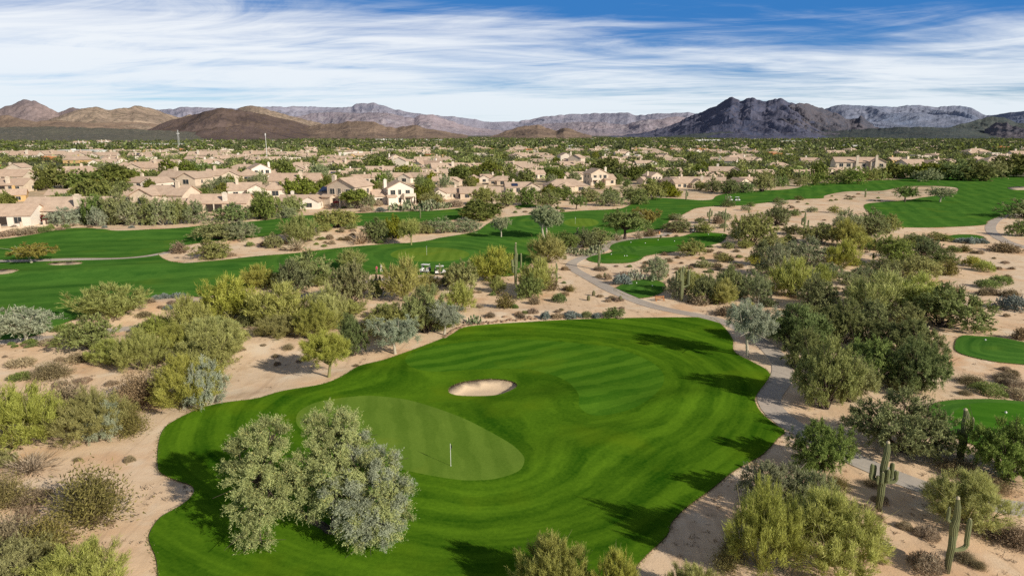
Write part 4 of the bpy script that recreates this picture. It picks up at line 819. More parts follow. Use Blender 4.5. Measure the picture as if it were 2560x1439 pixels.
# ------------------------------------------------------------------ houses
def mat_roof():
    m, nt, out = newmat('clay roof tiles'); b = NB(nt); tc = b.n('TexCoord').outputs['Object']; oi = b.n('ObjectInfo').outputs['Random']
    n = b.noise(tc, .6, 4, .6); n2 = b.noise(tc, 5., 3, .7)
    wv = b.n('TexWave', wave_type='BANDS', bands_direction='Y'); nt.links.new(tc, wv.inputs[0]); wv.inputs['Scale'].default_value = 1.1; wv.inputs['Distortion'].default_value = .6
    base = b.ramp(oi, [(0, (.62, .46, .35)), (.35, (.70, .54, .42)), (.7, (.58, .45, .35)), (1, (.74, .56, .43))])
    c = b.mix(b.range(n, .35, .7), base, b.mix(.5, base, (.36, .26, .20))); c = b.mix(b.math('MULTIPLY', b.range(n2, .5, .75), .4), c, (.33, .24, .2)); c = b.mix(b.math('MULTIPLY', wv.outputs['Fac'], .18), c, (.3, .21, .17))
    b.surf(out, c, .9, b.bump(wv.outputs['Fac'], .3, .05), .1); return m
def mat_wall():
    m, nt, out = newmat('stucco'); b = NB(nt); tc = b.n('TexCoord').outputs['Object']; oi = b.n('ObjectInfo').outputs['Random']
    base = b.ramp(oi, [(0, (.66, .54, .42)), (.3, (.74, .64, .52)), (.6, (.60, .48, .37)), (.8, (.80, .74, .65)), (1, (.70, .58, .44))])
    b.surf(out, b.mix(b.range(b.noise(tc, .8, 4), .4, .8), base, b.mix(.35, base, (.3, .24, .18))), .95, None, .1); return m
M['roof'] = mat_roof(); M['wall'] = mat_wall(); M['white'] = simple('white stucco', (.80, .74, .66), .9, .06, 1)
M['yellow'] = simple('ochre stucco', (.62, .42, .20), .9, .1, 1); M['orange'] = simple('orange stucco', (.52, .21, .08), .9, .1, 1)
M['glass'] = simple('dark window glass', (.035, .045, .055), .15, .3, .5, .5); M['trim'] = simple('cream trim', (.70, .62, .52), .8, .08, 2)
M['solar'] = simple('solar panel', (.02, .035, .09), .2, .3, 4, .5); M['dark'] = simple('painted patio shade', (.05, .04, .035), .9, .2, 2); M['garage'] = simple('garage door', (.62, .55, .46), .7, .05, 2)
def box_geo(x0, x1, y0, y1, z0, z1):
    V = [(x0, y0, z0), (x1, y0, z0), (x1, y1, z0), (x0, y1, z0), (x0, y0, z1), (x1, y0, z1), (x1, y1, z1), (x0, y1, z1)]
    return V, [(0, 3, 2, 1), (4, 5, 6, 7), (0, 1, 5, 4), (1, 2, 6, 5), (2, 3, 7, 6), (3, 0, 4, 7)]
def gable(x0, x1, y0, y1, ze, pitch=.38, axis='x', ov=.55, hip=0., th=.16):
    """walls with gable ends and a tiled roof over the rectangle; axis is the ridge direction; hip>0 slopes the ends too"""
    if axis == 'y':
        w, r = gable(y0, y1, x0, x1, ze, pitch, 'x', ov, hip, th); sw = lambda g: ([(v[1], v[0], v[2]) for v in g[0]], [tuple(reversed(f)) for f in g[1]]); return sw(w), sw(r)
    hy = (y1-y0)/2; ym = (y0+y1)/2; zr = ze+hy*pitch; hx = min(hip*hy, (x1-x0)/2-.1)
    V, Fc = box_geo(x0, x1, y0, y1, -.5, ze)
    if not hip:
        o = len(V); V += [(x0, y0, ze), (x0, y1, ze), (x0, ym, zr), (x1, y0, ze), (x1, y1, ze), (x1, ym, zr)]; Fc += [(o, o+2, o+1), (o+3, o+4, o+5)]
    rv = []; zo = ze-ov*pitch+.02; X0, X1, Y0, Y1 = x0-ov, x1+ov, y0-ov, y1+ov; zt = zr+.05
    if hip: R0_, R1_ = X0+(hy+ov)*min(1, hip), X1-(hy+ov)*min(1, hip)
    else: R0_, R1_ = X0, X1
    if R1_ < R0_: R0_ = R1_ = (R0_+R1_)/2
    for dz in (0, th): rv += [(X0, Y0, zo+dz), (X1, Y0, zo+dz), (X1, Y1, zo+dz), (X0, Y1, zo+dz), (R0_, ym, zt+dz), (R1_, ym, zt+dz)]
    rf = [(6, 7, 11, 10), (8, 9, 10, 11), (7, 8, 11), (9, 6, 10), (0, 1, 7, 6), (1, 2, 8, 7), (2, 3, 9, 8), (3, 0, 6, 9)]
    if not hip: rf = [(6, 7, 11, 10), (8, 9, 10, 11), (0, 1, 7, 6), (2, 3, 9, 8), (1, 5, 11, 7), (5, 2, 8, 11), (3, 4, 10, 9), (4, 0, 6, 10), (1, 0, 4, 5), (3, 2, 5, 4)]
    return (V, Fc), (rv, rf)
def window_geo(x, y, z, w, h, face='y'):
    # thin pane and its raised frame on a wall facing -y (or +x / -x)
    t = .06; pane = box_geo(-w/2, w/2, -t, 0, 0, h); fr = [box_geo(-w/2-.12, -w/2, -t*2, 0, -.12, h+.12), box_geo(w/2, w/2+.12, -t*2, 0, -.12, h+.12), box_geo(-w/2, w/2, -t*2, 0, -.12, 0), box_geo(-w/2, w/2, -t*2, 0, h, h+.12), box_geo(-.03, .03, -t*1.6, -t, 0, h)]
    f = {'y': lambda v: (v[0]+x, v[1]+y, v[2]+z), 'x': lambda v: (-v[1]+x, v[0]+y, v[2]+z), '-x': lambda v: (v[1]+x, -v[0]+y, v[2]+z), '+y': lambda v: (-v[0]+x, -v[1]+y, v[2]+z)}[face]
    tr = lambda g: ([f(v) for v in g[0]], g[1]); return tr(pane), tr(join(fr))
HP = {}
def house_proto(style, full):
    key = (style, full)
    if key in HP: return HP[key]
    parts = []; W_, R_ = [], []; wins = []; ch = []; extra = []
    def add(g): W_.append(g[0]); R_.append(g[1])
    if style == 'long':       # long ridge facing the course, with a garage wing behind
        W = 24; add(gable(-12, 12, -6, 6, 3.0, .42)); add(gable(-11, -3, 3, 12, 2.9, .40, 'y')); ch += [box_geo(2.2, 4.0, -5.2, -4.2, 2.0, 6.2)]
        wins += [(-8, -6, .7, 2.4, 1.7, 'y'), (8.5, -6, .7, 2.6, 1.7, 'y'), (4.8, -6, .3, 1.8, 2.3, 'y'), (12, 1, .9, 1.6, 1.4, 'x')]; extra += [('patio_shade_panel', box_geo(-4.5, 2.0, -6.04, -6, 0, 2.5), 'dark'), ('patio_post', box_geo(-1.4, -1.0, -6.5, -6.1, -.3, 2.75), 'trim')]  # dark wall panel stands in for patio shade; no recess is built
    elif style == 'cross':
        W = 22; add(gable(-11, 6, -5, 6, 3.1, .40)); add(gable(1.5, 11, -8.5, 7, 3.05, .42, 'y')); ch += [box_geo(-6, -4.5, 1, 2.2, 3, 6.6)]
        wins += [(6.2, -8.5, .7, 3.0, 1.8, 'y'), (-7.5, -5, .7, 2.2, 1.6, 'y'), (-3, -5, .3, 2.4, 2.2, 'y'), (11, -3, .9, 1.4, 1.3, 'x')]
    elif style == 'hip':
        W = 24; add(gable(-12, 12, -7, 7, 3.0, .36, hip=1.)); add(gable(-5, 4, -9.5, -5, 2.95, .36, 'y', hip=.6)); ch += [box_geo(-.6, .6, -.2, 1.0, 4, 6.6)]
        wins += [(-8.5, -7, .7, 2.6, 1.6, 'y'), (8, -7, .7, 3.0, 1.6, 'y'), (-.5, -9.5, .3, 3.0, 2.2, 'y'), (12, 0, .9, 1.6, 1.3, 'x')]
    elif style == 'complex':
        W = 26; add(gable(-13, 2, -4, 8, 3.1, .40)); add(gable(-4, 4.5, -8, 6, 3.3, .42, 'y')); add(gable(3, 13, -5, 7, 3.0, .42, hip=.9)); ch += [box_geo(-9.5, -8.2, 0, 1.1, 3, 6.8)]
        wins += [(.2, -8, .7, 2.8, 1.8, 'y'), (-9.5, -4, .7, 2.2, 1.6, 'y'), (8.5, -5, .5, 3.0, 1.9, 'y'), (13, 2, .9, 1.4, 1.3, 'x')]
    elif style == 'two':
        W = 20; add(gable(-4, 7.5, -6, 6, 5.9, .40, 'y')); add(gable(-10, -4, -4, 6, 3.1, .40)); add(gable(-4.4, -1, -9, -5.5, 3.0, .25)); ch += [box_geo(-4.9, -3.6, -1.4, -.2, 2, 8.6)]
        for zz_ in (.7, 3.6): wins += [(-1.8, -6, zz_, 2.0, 1.6, 'y'), (1.2, -6, zz_, 1.2, 1.7, 'y'), (4.8, -6, zz_, 1.8, 1.5, 'y'), (7.5, -2, zz_+.1, 1.4, 1.3, 'x'), (7.5, 2.5, zz_+.1, 1.4, 1.3, 'x')]
        wins += [(-7.5, -4, .8, 2.2, 1.5, 'y')]; extra += [('balcony', join([box_geo(2.6, 7.9, -8.6, -6.05, 2.9, 3.1), box_geo(2.6, 7.9, -8.6, -8.45, 3.1, 4.05), box_geo(2.6, 2.75, -8.6, -6.05, 3.1, 4.05), box_geo(7.75, 7.9, -8.6, -6.05, 3.1, 4.05), box_geo(2.6, 3.0, -8.6, -8.2, -.3, 2.9), box_geo(7.5, 7.9, -8.6, -8.2, -.3, 2.9)]), 'trim')]
    elif style == 'twolong':
        W = 26; add(gable(-13, 9, -5, 5, 5.6, .38)); add(gable(5, 13, -7, 5, 5.7, .4, 'y')); ch += [box_geo(-2.5, -1.2, -5.9, -5.05, 0, 8.2), box_geo(7, 8.2, -7.9, -7.1, 0, 8.4)]
        for zz_ in (.7, 3.4): wins += [(-10, -5, zz_, 2., 1.5, 'y'), (-6, -5, zz_, 2., 1.5, 'y'), (2, -5, zz_, 1.6, 1.5, 'y'), (10.5, -7, zz_, 2., 1.5, 'y')]
    else:                    # flat roofed adobe
        W = 22; W_ += [box_geo(-11, 3, -6, 6, -.5, 3.6), box_geo(3, 11, -4, 7, -.5, 4.4), box_geo(-6, 0, -8, -6, -.5, 3.0)]; R_ += [box_geo(-10.7, 2.9, -5.7, 5.7, 3.6, 3.75), box_geo(3.3, 10.7, -3.7, 6.7, 4.4, 4.55)]
        wins += [(-8, -6, .8, 2, 1.5, 'y'), (7, -4, .8, 2.6, 1.7, 'y')]
    nm = lambda n, g, m: pymesh(n, g[0], g[1], m)
    parts.append(('wall', nm('wall', join(W_), M['wall']))); parts.append(('roof', nm('roof', join(R_), M['roof'] if style != 'adobe' else M['wall'])))
    for c_ in ch:
        x0, y0, z1 = c_[0][0][0], c_[0][0][1], c_[0][4][2]; x1, y1 = c_[0][2][0], c_[0][2][1]
        parts.append(('chimney', nm('chimney', join([c_, box_geo(x0-.12, x1+.12, y0-.12, y1+.12, z1, z1+.2), box_geo(x0+.3, x1-.3, y0+.3, y1-.3, z1+.2, z1+.45)]), M['wall'])))
    if full:
        for w_ in wins:
            p, f_ = window_geo(*w_); parts.append(('window', nm('window', p, M['glass']), nm('frame', f_, M['trim'])))
        for n_, g, m_ in extra: parts.append((n_, nm(n_, g, M[m_])))
    HP[key] = (W, parts); return HP[key]
HOUSES = []; WW = {'long': 24, 'cross': 22, 'hip': 24, 'complex': 26, 'two': 20, 'twolong': 26, 'adobe': 22}
def house(style, x0, x1, y1, rz=0., wall=None, solar=None, look=None, label=None, sc=None, flip=False, full=True, near=.35):
    X, Y = at((x0+x1)/2, y1); t = math.sqrt(X*X+Y*Y+H0*H0); Wm = (x1-x0)/F*t; W, parts = house_proto(style, full)
    s = sc or max(.72, min(1.35, Wm/W)); d = math.hypot(X, Y); k = 7.5*s/d; X *= 1+k; Y *= 1+k
    return place_house(style, X, Y, rz, s, full, wall, solar, look, label, flip, (x0+x1)/2, y1)
def place_house(style, X, Y, rz, s, full, wall=None, solar=None, look=None, label=None, flip=False, px=0, py=0):
    W, parts = house_proto(style, full)
    o = empty('house', (X, Y, ht(X, Y)), rz); o.scale = (-s if flip else s, s, s*1.22)
    for p in parts:
        c_ = put(p[0], p[1], o)
        if wall and p[0] in ('wall', 'chimney'): c_.material_slots[0].link = 'OBJECT'; c_.material_slots[0].material = M[wall]
        if len(p) > 2: put('frame', p[2], c_)
    if solar:
        x, y, z, w_, h_, pit = solar; g = box_geo(-w_/2, w_/2, -h_/2, h_/2, 0, .1); ca, sa = math.cos(pit), math.sin(pit)
        g = ([(v[0]+x, v[1]*ca-v[2]*sa+y, v[1]*sa+v[2]*ca+z) for v in g[0]], g[1]); put('solar_panel', pymesh('solar_panel', g[0], g[1], M['solar']), o)
    HOUSES.append((X, Y, 15*s))
    st = {'long': 'long gabled house', 'cross': 'cross gabled house', 'hip': 'hip roofed house', 'complex': 'many gabled house', 'two': 'two storey house', 'twolong': 'long two storey house', 'adobe': 'flat roofed house'}[style]
    return register(o, look or {None: 'tan ', 'white': 'white ', 'yellow': 'ochre ', 'orange': 'orange ', 'trim': 'cream '}.get(wall, '')+st, 'house', px, py, 'house', 'houses beyond the golf course', label)
PI = math.pi
sol = lambda x, y, z, w_=5, h_=3: (x, y, z, w_, h_, math.atan(.42))
HL = [('long',-60,82,566,.12,'white'),('long',106,282,558,.12,None),('complex',312,470,515,-.1,None),('long',396,480,530,.1,None),('long',490,622,530,.08,None),('cross',706,806,522,.0,'white'),
 ('two',800,935,518,-.35,None,sol(-7,-2,4.7)),('two',932,1043,512,.35,'white'),('cross',1098,1142,498,.2,None),('long',1150,1250,498,.1,None),('hip',1360,1465,480,.1,None),('two',1455,1535,464,.3,None),
 ('cross',1262,1345,482,.15,None,sol(-5,-3.4,4.2,4,3)),('two',1604,1648,462,.5,None),('cross',1662,1720,464,.3,None),('long',1722,1808,470,-.25,None),('cross',1690,1737,470,.2,None),('cross',1845,1878,464,.4,None),('long',1868,1930,445,.2,None),
 ('hip',1915,1970,424,0,None),('long',1985,2035,443,.1,None),('cross',2052,2110,440,.2,None),('long',2095,2150,442,.25,None,sol(4,-3,4.4)),('twolong',2075,2205,436,-.15,None),('cross',2245,2328,426,.3,None),('hip',2460,2520,414,0,None),('cross',2525,2580,396,0,'trim'),
 ('hip',2412,2462,388,0,'trim'),('long',148,205,502,.1,None),('long',-20,70,480,.0,None),('cross',-30,50,506,.5,'yellow'),('long',175,242,470,.1,None,sol(-3,-3.2,4.3,8,4)),('long',-30,62,458,.1,None),('hip',165,252,448,.3,None),('complex',300,400,437,.1,None),
 ('cross',332,416,472,-.2,None),('cross',413,514,464,-.15,None),('complex',527,638,457,.2,None),('two',618,694,452,.6,'white'),('complex',581,707,494,.3,None),('long',685,800,470,.1,None),('two',729,783,444,.0,None),('long',815,870,446,.2,None,sol(-3,-3.2,4.3,5,3)),
 ('cross',868,912,438,.4,'white'),('long',934,1008,455,.05,None),('cross',1005,1085,458,-.3,None),('long',917,985,437,.05,None),('long',1052,1118,443,.15,None),('cross',1085,1139,412,.1,None),('long',950,1006,413,.05,None),('cross',1018,1068,430,.4,None),('cross',1082,1152,465,-.1,None),
 ('complex',1182,1233,457,.2,None),('hip',1203,1256,440,.1,None),('long',1263,1317,420,.1,None),('cross',1293,1360,447,.3,None),('complex',1401,1481,453,.3,None),('long',1394,1458,423,.05,None),('complex',1465,1530,428,.0,None),('long',1505,1560,410,.1,None),('cross',1545,1600,432,.3,None),('cross',1588,1640,418,.1,None),
 ('long',1640,1700,438,.1,None),('complex',1745,1800,448,.2,None),('cross',1775,1850,442,-.2,None),('long',1150,1205,425,.1,None),('long',1340,1395,432,.1,None),('cross',870,925,456,.2,None),('hip',1225,1290,462,.0,None),('adobe',1344,1379,393,.2,'orange'),('adobe',1137,1168,386,.0,'trim'),('adobe',850,905,393,.1,'white'),
 ('adobe',1065,1085,378,.1,'white'),('twolong',160,250,366,.0,'white'),('twolong',230,292,362,.1,'white'),('adobe',60,120,372,.0,'white'),('long',40,95,398,.1,'trim'),('long',100,160,396,.1,None),('cross',160,230,400,.2,None),('cross',225,300,400,.2,None),('long',330,375,397,.1,None,sol(2,-3.2,4.3,5,3)),('cross',410,445,396,.3,None),
 ('long',480,540,398,.1,None),('cross',528,580,407,.2,None),('long',615,670,395,.05,None),('cross',690,728,397,.2,None),('long',745,790,397,.1,None),('cross',500,560,420,.2,'white'),('hip',720,790,428,.1,None),('long',800,850,424,.1,None)]
for h_ in HL:
    st, x0, x1, y1, rz, wl = h_[:6]; house(st, x0, x1, y1, rz, wl, h_[6] if len(h_) > 6 else None, flip=(int(x0) % 3 == 0), full=y1 > 430)
TURFS = [turf_left, turf_near, tee_long, tee_small, turf_far]
def free(x, y, r, own=1.0):
    for (a, b_, q) in HOUSES:
        if abs(a-x) < q+r and (a-x)**2+(b_-y)**2 < (own*q+r)**2: return False
    return True
def px_of(x, y, z=0.):
    yy = y*cp+(H0-z)*sp*1.0; v = (-(z-H0)*cp-y*sp); dep = y*cp+(H0-z)*sp; down = (H0-z)*cp-y*sp
    return 1280+F*x/dep, 719.5+F*down/dep
def on_turf(x, y):
    q = np.array([[x, y]]); return any(inside(T_, q)[0] for T_ in TURFS)
# the rest of the streets: rows of homes further out
cnt = len(HOUSES); tries = 0; r2 = random.Random(4)
while cnt < 290 and tries < 9000:
    tries += 1; az = math.radians(r2.uniform(-40, 40)); d = 430+(1500-430)*r2.random()**.85; X, Y = d*math.sin(az), d*math.cos(az)
    px, py = px_of(X, Y)
    if not (-60 < px < 2620) or py > (450 if px < 1700 else 420) : continue
    if px > 2180 and py > 415: continue
    dens = 1. if px < 1900 else .55
    if r2.random() > dens or on_turf(X, Y) or not free(X, Y, 9, .72): continue
    st = r2.choice(['long', 'cross', 'hip', 'complex', 'long', 'cross', 'two' if d < 800 else 'adobe', 'adobe' if d > 700 else 'long'])
    wl = r2.choice([None, None, None, None, None, 'white', 'trim', 'yellow'] if st != 'adobe' else ['white', 'trim', 'orange', None])
    place_house(st, X, Y, r2.choice([0, .2, -.2, .45, 1.57, -.4])+r2.uniform(-.1, .1), r2.uniform(.85, 1.1), False, wl, None, None, None, r2.random() < .5, px, py); cnt += 1
# homes too far out to tell apart: one object
def far_houses():
    V, Fc, mi = [], [], []
    for k in range(1700):
        az = math.radians(r2.uniform(-41, 41)); d = 1350+(5200-1350)*r2.random()**1.1; X, Y = d*math.sin(az), d*math.cos(az); a = r2.choice([0, .3, 1.57, 1.2, -.5]); s = r2.uniform(.8, 1.5); w_, q, hh = 11*s, 6*s, 3.2+2*(r2.random() < .2)
        m_ = r2.choice([0, 0, 1, 2, 3]); o = len(V); L = [(-w_, -q, 0), (w_, -q, 0), (w_, q, 0), (-w_, q, 0), (-w_, -q, hh), (w_, -q, hh), (w_, q, hh), (-w_, q, hh), (-w_*.55, 0, hh+2.4), (w_*.55, 0, hh+2.4)]
        V += [(X+x*math.cos(a)-y*math.sin(a), Y+x*math.sin(a)+y*math.cos(a), z-.3) for x, y, z in L]
        for f_ in [(0, 1, 5, 4), (1, 2, 6, 5), (2, 3, 7, 6), (3, 0, 4, 7)]: Fc.append(tuple(i+o for i in f_)); mi.append(m_)
        for f_ in [(4, 5, 9, 8), (6, 7, 8, 9), (5, 6, 9), (7, 4, 8)]: Fc.append(tuple(i+o for i in f_)); mi.append(4 if r2.random() < .8 else m_)
    me = pymesh('distant_houses', V, Fc, None)
    for m_ in ('wall', 'white', 'trim', 'wall', 'roof'): me.materials.append(M[m_])
    me.polygons.foreach_set('material_index', mi); o = put('distant_houses', me); o['kind'] = 'stuff'; o['label'] = 'far pale houses scattered over the plain below the mountains'; o['category'] = 'houses'
far_houses()
# ------------------------------------------------------------------ garden trees and the far tree cover
def gtree(kind, X, Y, Wm, Hm, level=2, shape='bush', px=0, py=0, label=None):
    P = proto(kind, level, shape); cm, tm, W, Hh = P[rnd.randrange(len(P))]; nm, words_, cat = LOOK[kind]
    o = empty(nm, (X, Y, ht(X, Y)-.05), rnd.uniform(0, 6.28)); s = Wm/W; o.scale = (s, s, Hm/Hh); put('crown', cm, o)
    if level < 2 or shape == T: put('trunk', tm, o)
    size = 'small' if Wm < 5 else ('big' if Wm > 9.5 else 'rounded'); register(o, size+' '+words_, cat, px, py, cat, None, label); return o
ROW = """mesq 118 522 180 550;silver 130 535 205 563;mesq 210 490 270 560;olive 265 478 335 560;silver 225 520 262 566;grey 300 505 360 562;olive 335 495 400 560;grey 375 500 440 562;olive 420 500 470 560;grey 450 505 520 558;mesq 545 510 625 552;olive 620 505 680 545;mesq 635 480 700 548;grey 690 515 740 545;olive 700 492 758 540;mesq 720 500 742 528;grey 60 525 112 556;mag 80 538 130 556
grey 872 478 935 520;lawn 1010 472 1090 505;olive 1050 480 1110 510;deep 960 478 985 498;olive 1180 470 1240 512;olive 1240 475 1300 515;mesq 1290 470 1345 512;olive 1340 475 1400 520;mesq 1380 465 1440 500;olive 1440 470 1500 505;grey 1490 480 1560 515;mesq 1545 470 1620 510;mesq 1500 470 1545 500;olive 1590 455 1660 500;deep 1640 455 1690 485;mag 1645 458 1668 476;mag 1810 470 1830 482
olive 1880 430 1930 480;mesq 1935 440 1975 466;mesq 1800 450 1850 485;mesq 1840 455 1880 482;olive 1760 445 1800 480;lawn 1655 468 1700 492;deep 1720 415 1765 445;deep 1815 425 1850 455;olive 1985 445 2030 466;mesq 2020 440 2075 462;olive 2080 440 2130 460;deep 2030 405 2065 445;mesq 2110 420 2160 460;olive 2160 425 2210 450;deep 2210 410 2250 445;mesq 2250 415 2310 445;deep 2290 425 2360 448;mesq 2340 418 2420 450;deep 2400 415 2470 452;grey 2290 430 2345 454;olive 2450 425 2520 445;deep 2500 415 2590 442
deep 198 455 275 530;deep 270 455 335 510;lawn 230 460 310 500;grey 195 505 245 545;deep 105 415 170 470;deep 165 430 245 475;deep 250 415 310 445;deep 240 425 330 470;lawn 195 468 280 500;grey 150 490 200 515;lawn 110 500 140 510;olive 125 470 145 500;grey 240 410 285 440;deep 400 400 445 440;deep 440 408 490 446;mesq 480 405 530 440;deep 395 420 430 448;lawn 440 450 490 460;grey 515 460 590 485;deep 585 465 620 490;deep 680 405 735 448;mesq 640 400 690 425;grey 770 410 820 455;deep 800 440 830 480;lawn 710 455 795 488;deep 740 420 770 440;lawn 825 430 860 450;deep 1125 415 1170 450;deep 1155 425 1205 445;deep 1195 405 1250 440;grey 1095 440 1130 470;lawn 985 415 1035 440;deep 930 400 990 425;deep 905 395 950 412;deep 870 405 905 420;lawn 1230 430 1280 455;deep 1290 425 1340 460;deep 1365 425 1410 455;mesq 1345 420 1400 440;grey 1415 430 1450 455;deep 1475 415 1560 440;deep 1500 395 1545 425;deep 1565 415 1610 450;deep 1610 425 1640 440;deep 1320 410 1360 430;mesq 620 480 660 520;olive 1100 470 1125 490;deep 1160 445 1190 468;mesq 330 440 370 455;lawn 300 470 345 490"""
for row in ROW.replace('\n', ';').split(';'):
    k, a, b2, c2, d2 = row.split(); a, b2, c2, d2 = map(float, (a, b2, c2, d2)); X, Y = at((a+c2)/2, d2); t = math.sqrt(X*X+Y*Y+900); Wm = (c2-a)/F*t*1.05
    Hm = max(.45*Wm, min(height_to((a+c2)/2, b2, X, Y), 1.1*Wm, 12)); gtree(k, X, Y, Wm, Hm, 1 if t < 420 else 2, 'bush' if k != 'x' else T, (a+c2)/2, d2)
n = 0; TREES = []
while n < 75:
    px, py = r2.uniform(-10, 1900), r2.uniform(432, 545)
    X, Y = at(px, py)
    if py > 500-px*.02+(60 if px < 500 else 15) or on_turf(X, Y) or dist_to(turf_left, np.array([[X, Y]]), 2)[0] < 5 or not free(X, Y, 2.5, .55): continue
    if any((a-X)**2+(b_-Y)**2 < 45 for a, b_ in TREES): continue
    TREES.append((X, Y)); k = r2.choice(['deep', 'lawn', 'mesq', 'mesq', 'olive', 'grey', 'olive']); gtree(k, X, Y, r2.uniform(4.5, 9), r2.uniform(3.5, 6.5), 1, 'bush', px, py); n += 1
n = 0
while n < 190:
    az = math.radians(r2.uniform(-39, 39)); d = 370+650*r2.random()**1.3; X, Y = d*math.sin(az), d*math.cos(az); px, py = px_of(X, Y)
    if py > (470 if px < 1900 else 436) or px < -20 or px > 2580 or on_turf(X, Y) or not free(X, Y, 3, .62): continue
    if any((a-X)**2+(b_-Y)**2 < 60 for a, b_ in TREES): continue
    TREES.append((X, Y)); k = r2.choice(['deep', 'deep', 'lawn', 'mesq', 'mesq', 'olive', 'grey']); gtree(k, X, Y, r2.uniform(6, 11), r2.uniform(4.5, 7.5), 2, 'bush', px, py); n += 1
def tree_cover(name, label, N, d0, d1, pw, faces, size, kinds, seed, sizes=(5, 10), avoid=True):
    rs = np.random.default_rng(seed); az = np.radians(rs.uniform(-44, 44, N)); d = d0+(d1-d0)*rs.uniform(0, 1, N)**pw; X, Y = d*np.sin(az), d*np.cos(az)
    if avoid:
        ok = np.ones(N, bool)
        for (a, b_, q) in HOUSES: ok &= (X-a)**2+(Y-b_)**2 > (q*.62+1)**2
        for T_ in TURFS: ok &= ~inside(T_, np.stack([X, Y], 1))
        pv_ = 719.5+F*((H0*cp-Y*sp)/(Y*cp+H0*sp)); ok &= pv_ < 452
        X, Y = X[ok], Y[ok]
    # groves and clearings
    g = ridged(X*.006, Y*.006, 77, 3); ok = rs.uniform(0, 1, len(X)) < np.clip((g-.2)*2.2, .4, 1); X, Y = X[ok], Y[ok]
    n = len(X); Wd = rs.uniform(*sizes, n); Hh = Wd*rs.uniform(.5, .8, n); dd = unit(rs.normal(size=(n, faces, 3))); dd[:, :, 2] = np.abs(dd[:, :, 2]); r = rs.uniform(.55, 1.08, (n, faces))[:, :, None]
    P = dd*r*np.stack([Wd*.5, Wd*.5, Hh], 1)[:, None, :]; P[:, :, 2] += .2; P[:, :, 0] += X[:, None]; P[:, :, 1] += Y[:, None]; P[:, :, 2] += hgt(X, Y)[:, None]
    P = P.reshape(-1, 3); D = unit(dd.reshape(-1, 3)*.4+rs.normal(size=(n*faces, 3))); wd = np.repeat(Wd, faces)*size
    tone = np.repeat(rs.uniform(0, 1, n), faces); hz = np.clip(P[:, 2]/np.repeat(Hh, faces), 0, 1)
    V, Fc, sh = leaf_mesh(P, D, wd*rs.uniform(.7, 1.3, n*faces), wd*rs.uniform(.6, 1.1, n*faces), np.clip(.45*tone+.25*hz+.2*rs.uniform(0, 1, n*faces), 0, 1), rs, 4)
    o = mesh_obj(name, V, Fc, None, smooth=False); me = o.data
    for k in kinds: me.materials.append(LM[k])
    me.polygons.foreach_set('material_index', np.repeat(rs.integers(0, len(kinds), n), faces).astype(np.int32)); shade_attr(me, sh); o['kind'] = 'stuff'; o['label'] = label; o['category'] = 'trees'
tree_cover('distant_trees', 'green tree cover among the houses of the suburb', 15000, 380, 1500, .9, 46, .20, ['deep', 'mesq', 'farveg', 'olive', 'deep', 'farveg'], 5, (4.5, 9.5))
tree_cover('distant_scrub', 'dark green scrub and trees on the far plain', 38000, 1300, 5200, 1.1, 12, .42, ['farveg', 'deep', 'farveg', 'dark'], 6, (6, 14), False)
# ------------------------------------------------------------------ cacti
def mat_sag():
    m, nt, out = newmat('saguaro skin'); b = NB(nt); tc = b.n('TexCoord').outputs['Object']; n = b.noise(tc, 1.2, 4)
    sep = b.n('SeparateXYZ'); nt.links.new(tc, sep.inputs[0]); base = b.range(sep.outputs[2], 0, 1.5, 1, 0)
    c = b.mix(n, (.115, .135, .06), (.225, .245, .125)); c = b.mix(b.math('MULTIPLY', base, .6), c, (.15, .11, .065)); b.surf(out, c, .8, b.bump(b.noise(tc, 14, 2), .4, .02), .2); return m
M['sag'] = mat_sag(); M['sagtip'] = simple('pale cactus tip', (.46, .40, .27), .9, .1, 3)
def saguaro(px, py, top, arms=(), r=.26, label=None, lean=0.):
    X, Y = at(px, py); Hs = height_to(px+lean*(py-top), top, X, Y); o = empty('saguaro', (X, Y, ht(X, Y))); near = math.hypot(X, Y) < 110; seg = 28 if near else 12
    zs = np.linspace(-.15, Hs, 9); rad = [r*.86, r*.95, r, r*1.04, r*1.02, r, r*.96, r*.86, r*.45]
    rs = np.random.default_rng(int(px)); P = [(rs.normal()*.012*i, rs.normal()*.012*i, z) for i, z in enumerate(zs)]; V, Fc = tube_geo(P, rad, seg, 1, .085)
    put('stem', pymesh('stem', V, Fc, M['sag'], False), o); V, Fc = tube_geo([(P[-1][0], P[-1][1], Hs-.10), (P[-1][0], P[-1][1], Hs+.02), (P[-1][0], P[-1][1], Hs+.08)], [r*.62, r*.5, r*.2], 10); put('tip', pymesh('tip', V, Fc, M['sagtip'], True), o)
    for (zf, az, outw, up, ra) in arms:
        a = math.radians(az); c_, s_ = math.cos(a), math.sin(a); z0 = Hs*zf; Pp = bez((c_*r*.4, s_*r*.4, z0), (c_*(outw*1.25), s_*(outw*1.25), z0-.12*outw), (c_*outw, s_*outw, z0+.45*outw+.1), 6)
        Pl = [tuple(p) for p in Pp]+[(c_*outw*1.0, s_*outw*1.0, z0+.45*outw+.1+(up-.45*outw)*q) for q in (.4, .75, .93, 1.)] ; rr_ = [ra*.75]*2+[ra*.95]*4+[ra, ra*.97, ra*.8, ra*.4]
        V, Fc = tube_geo(Pl, rr_, 20 if near else 9, 1, .08); ar = put('arm', pymesh('arm', V, Fc, M['sag'], False), o)
        e = Pl[-1]; V, Fc = tube_geo([(e[0], e[1], e[2]-.08), (e[0], e[1], e[2]+.03)], [ra*.6, ra*.35], 8); put('tip', pymesh('tip', V, Fc, M['sagtip'], True), ar)
    return register(o, 'tall saguaro', 'saguaro', px, py, 'saguaro', None, label)
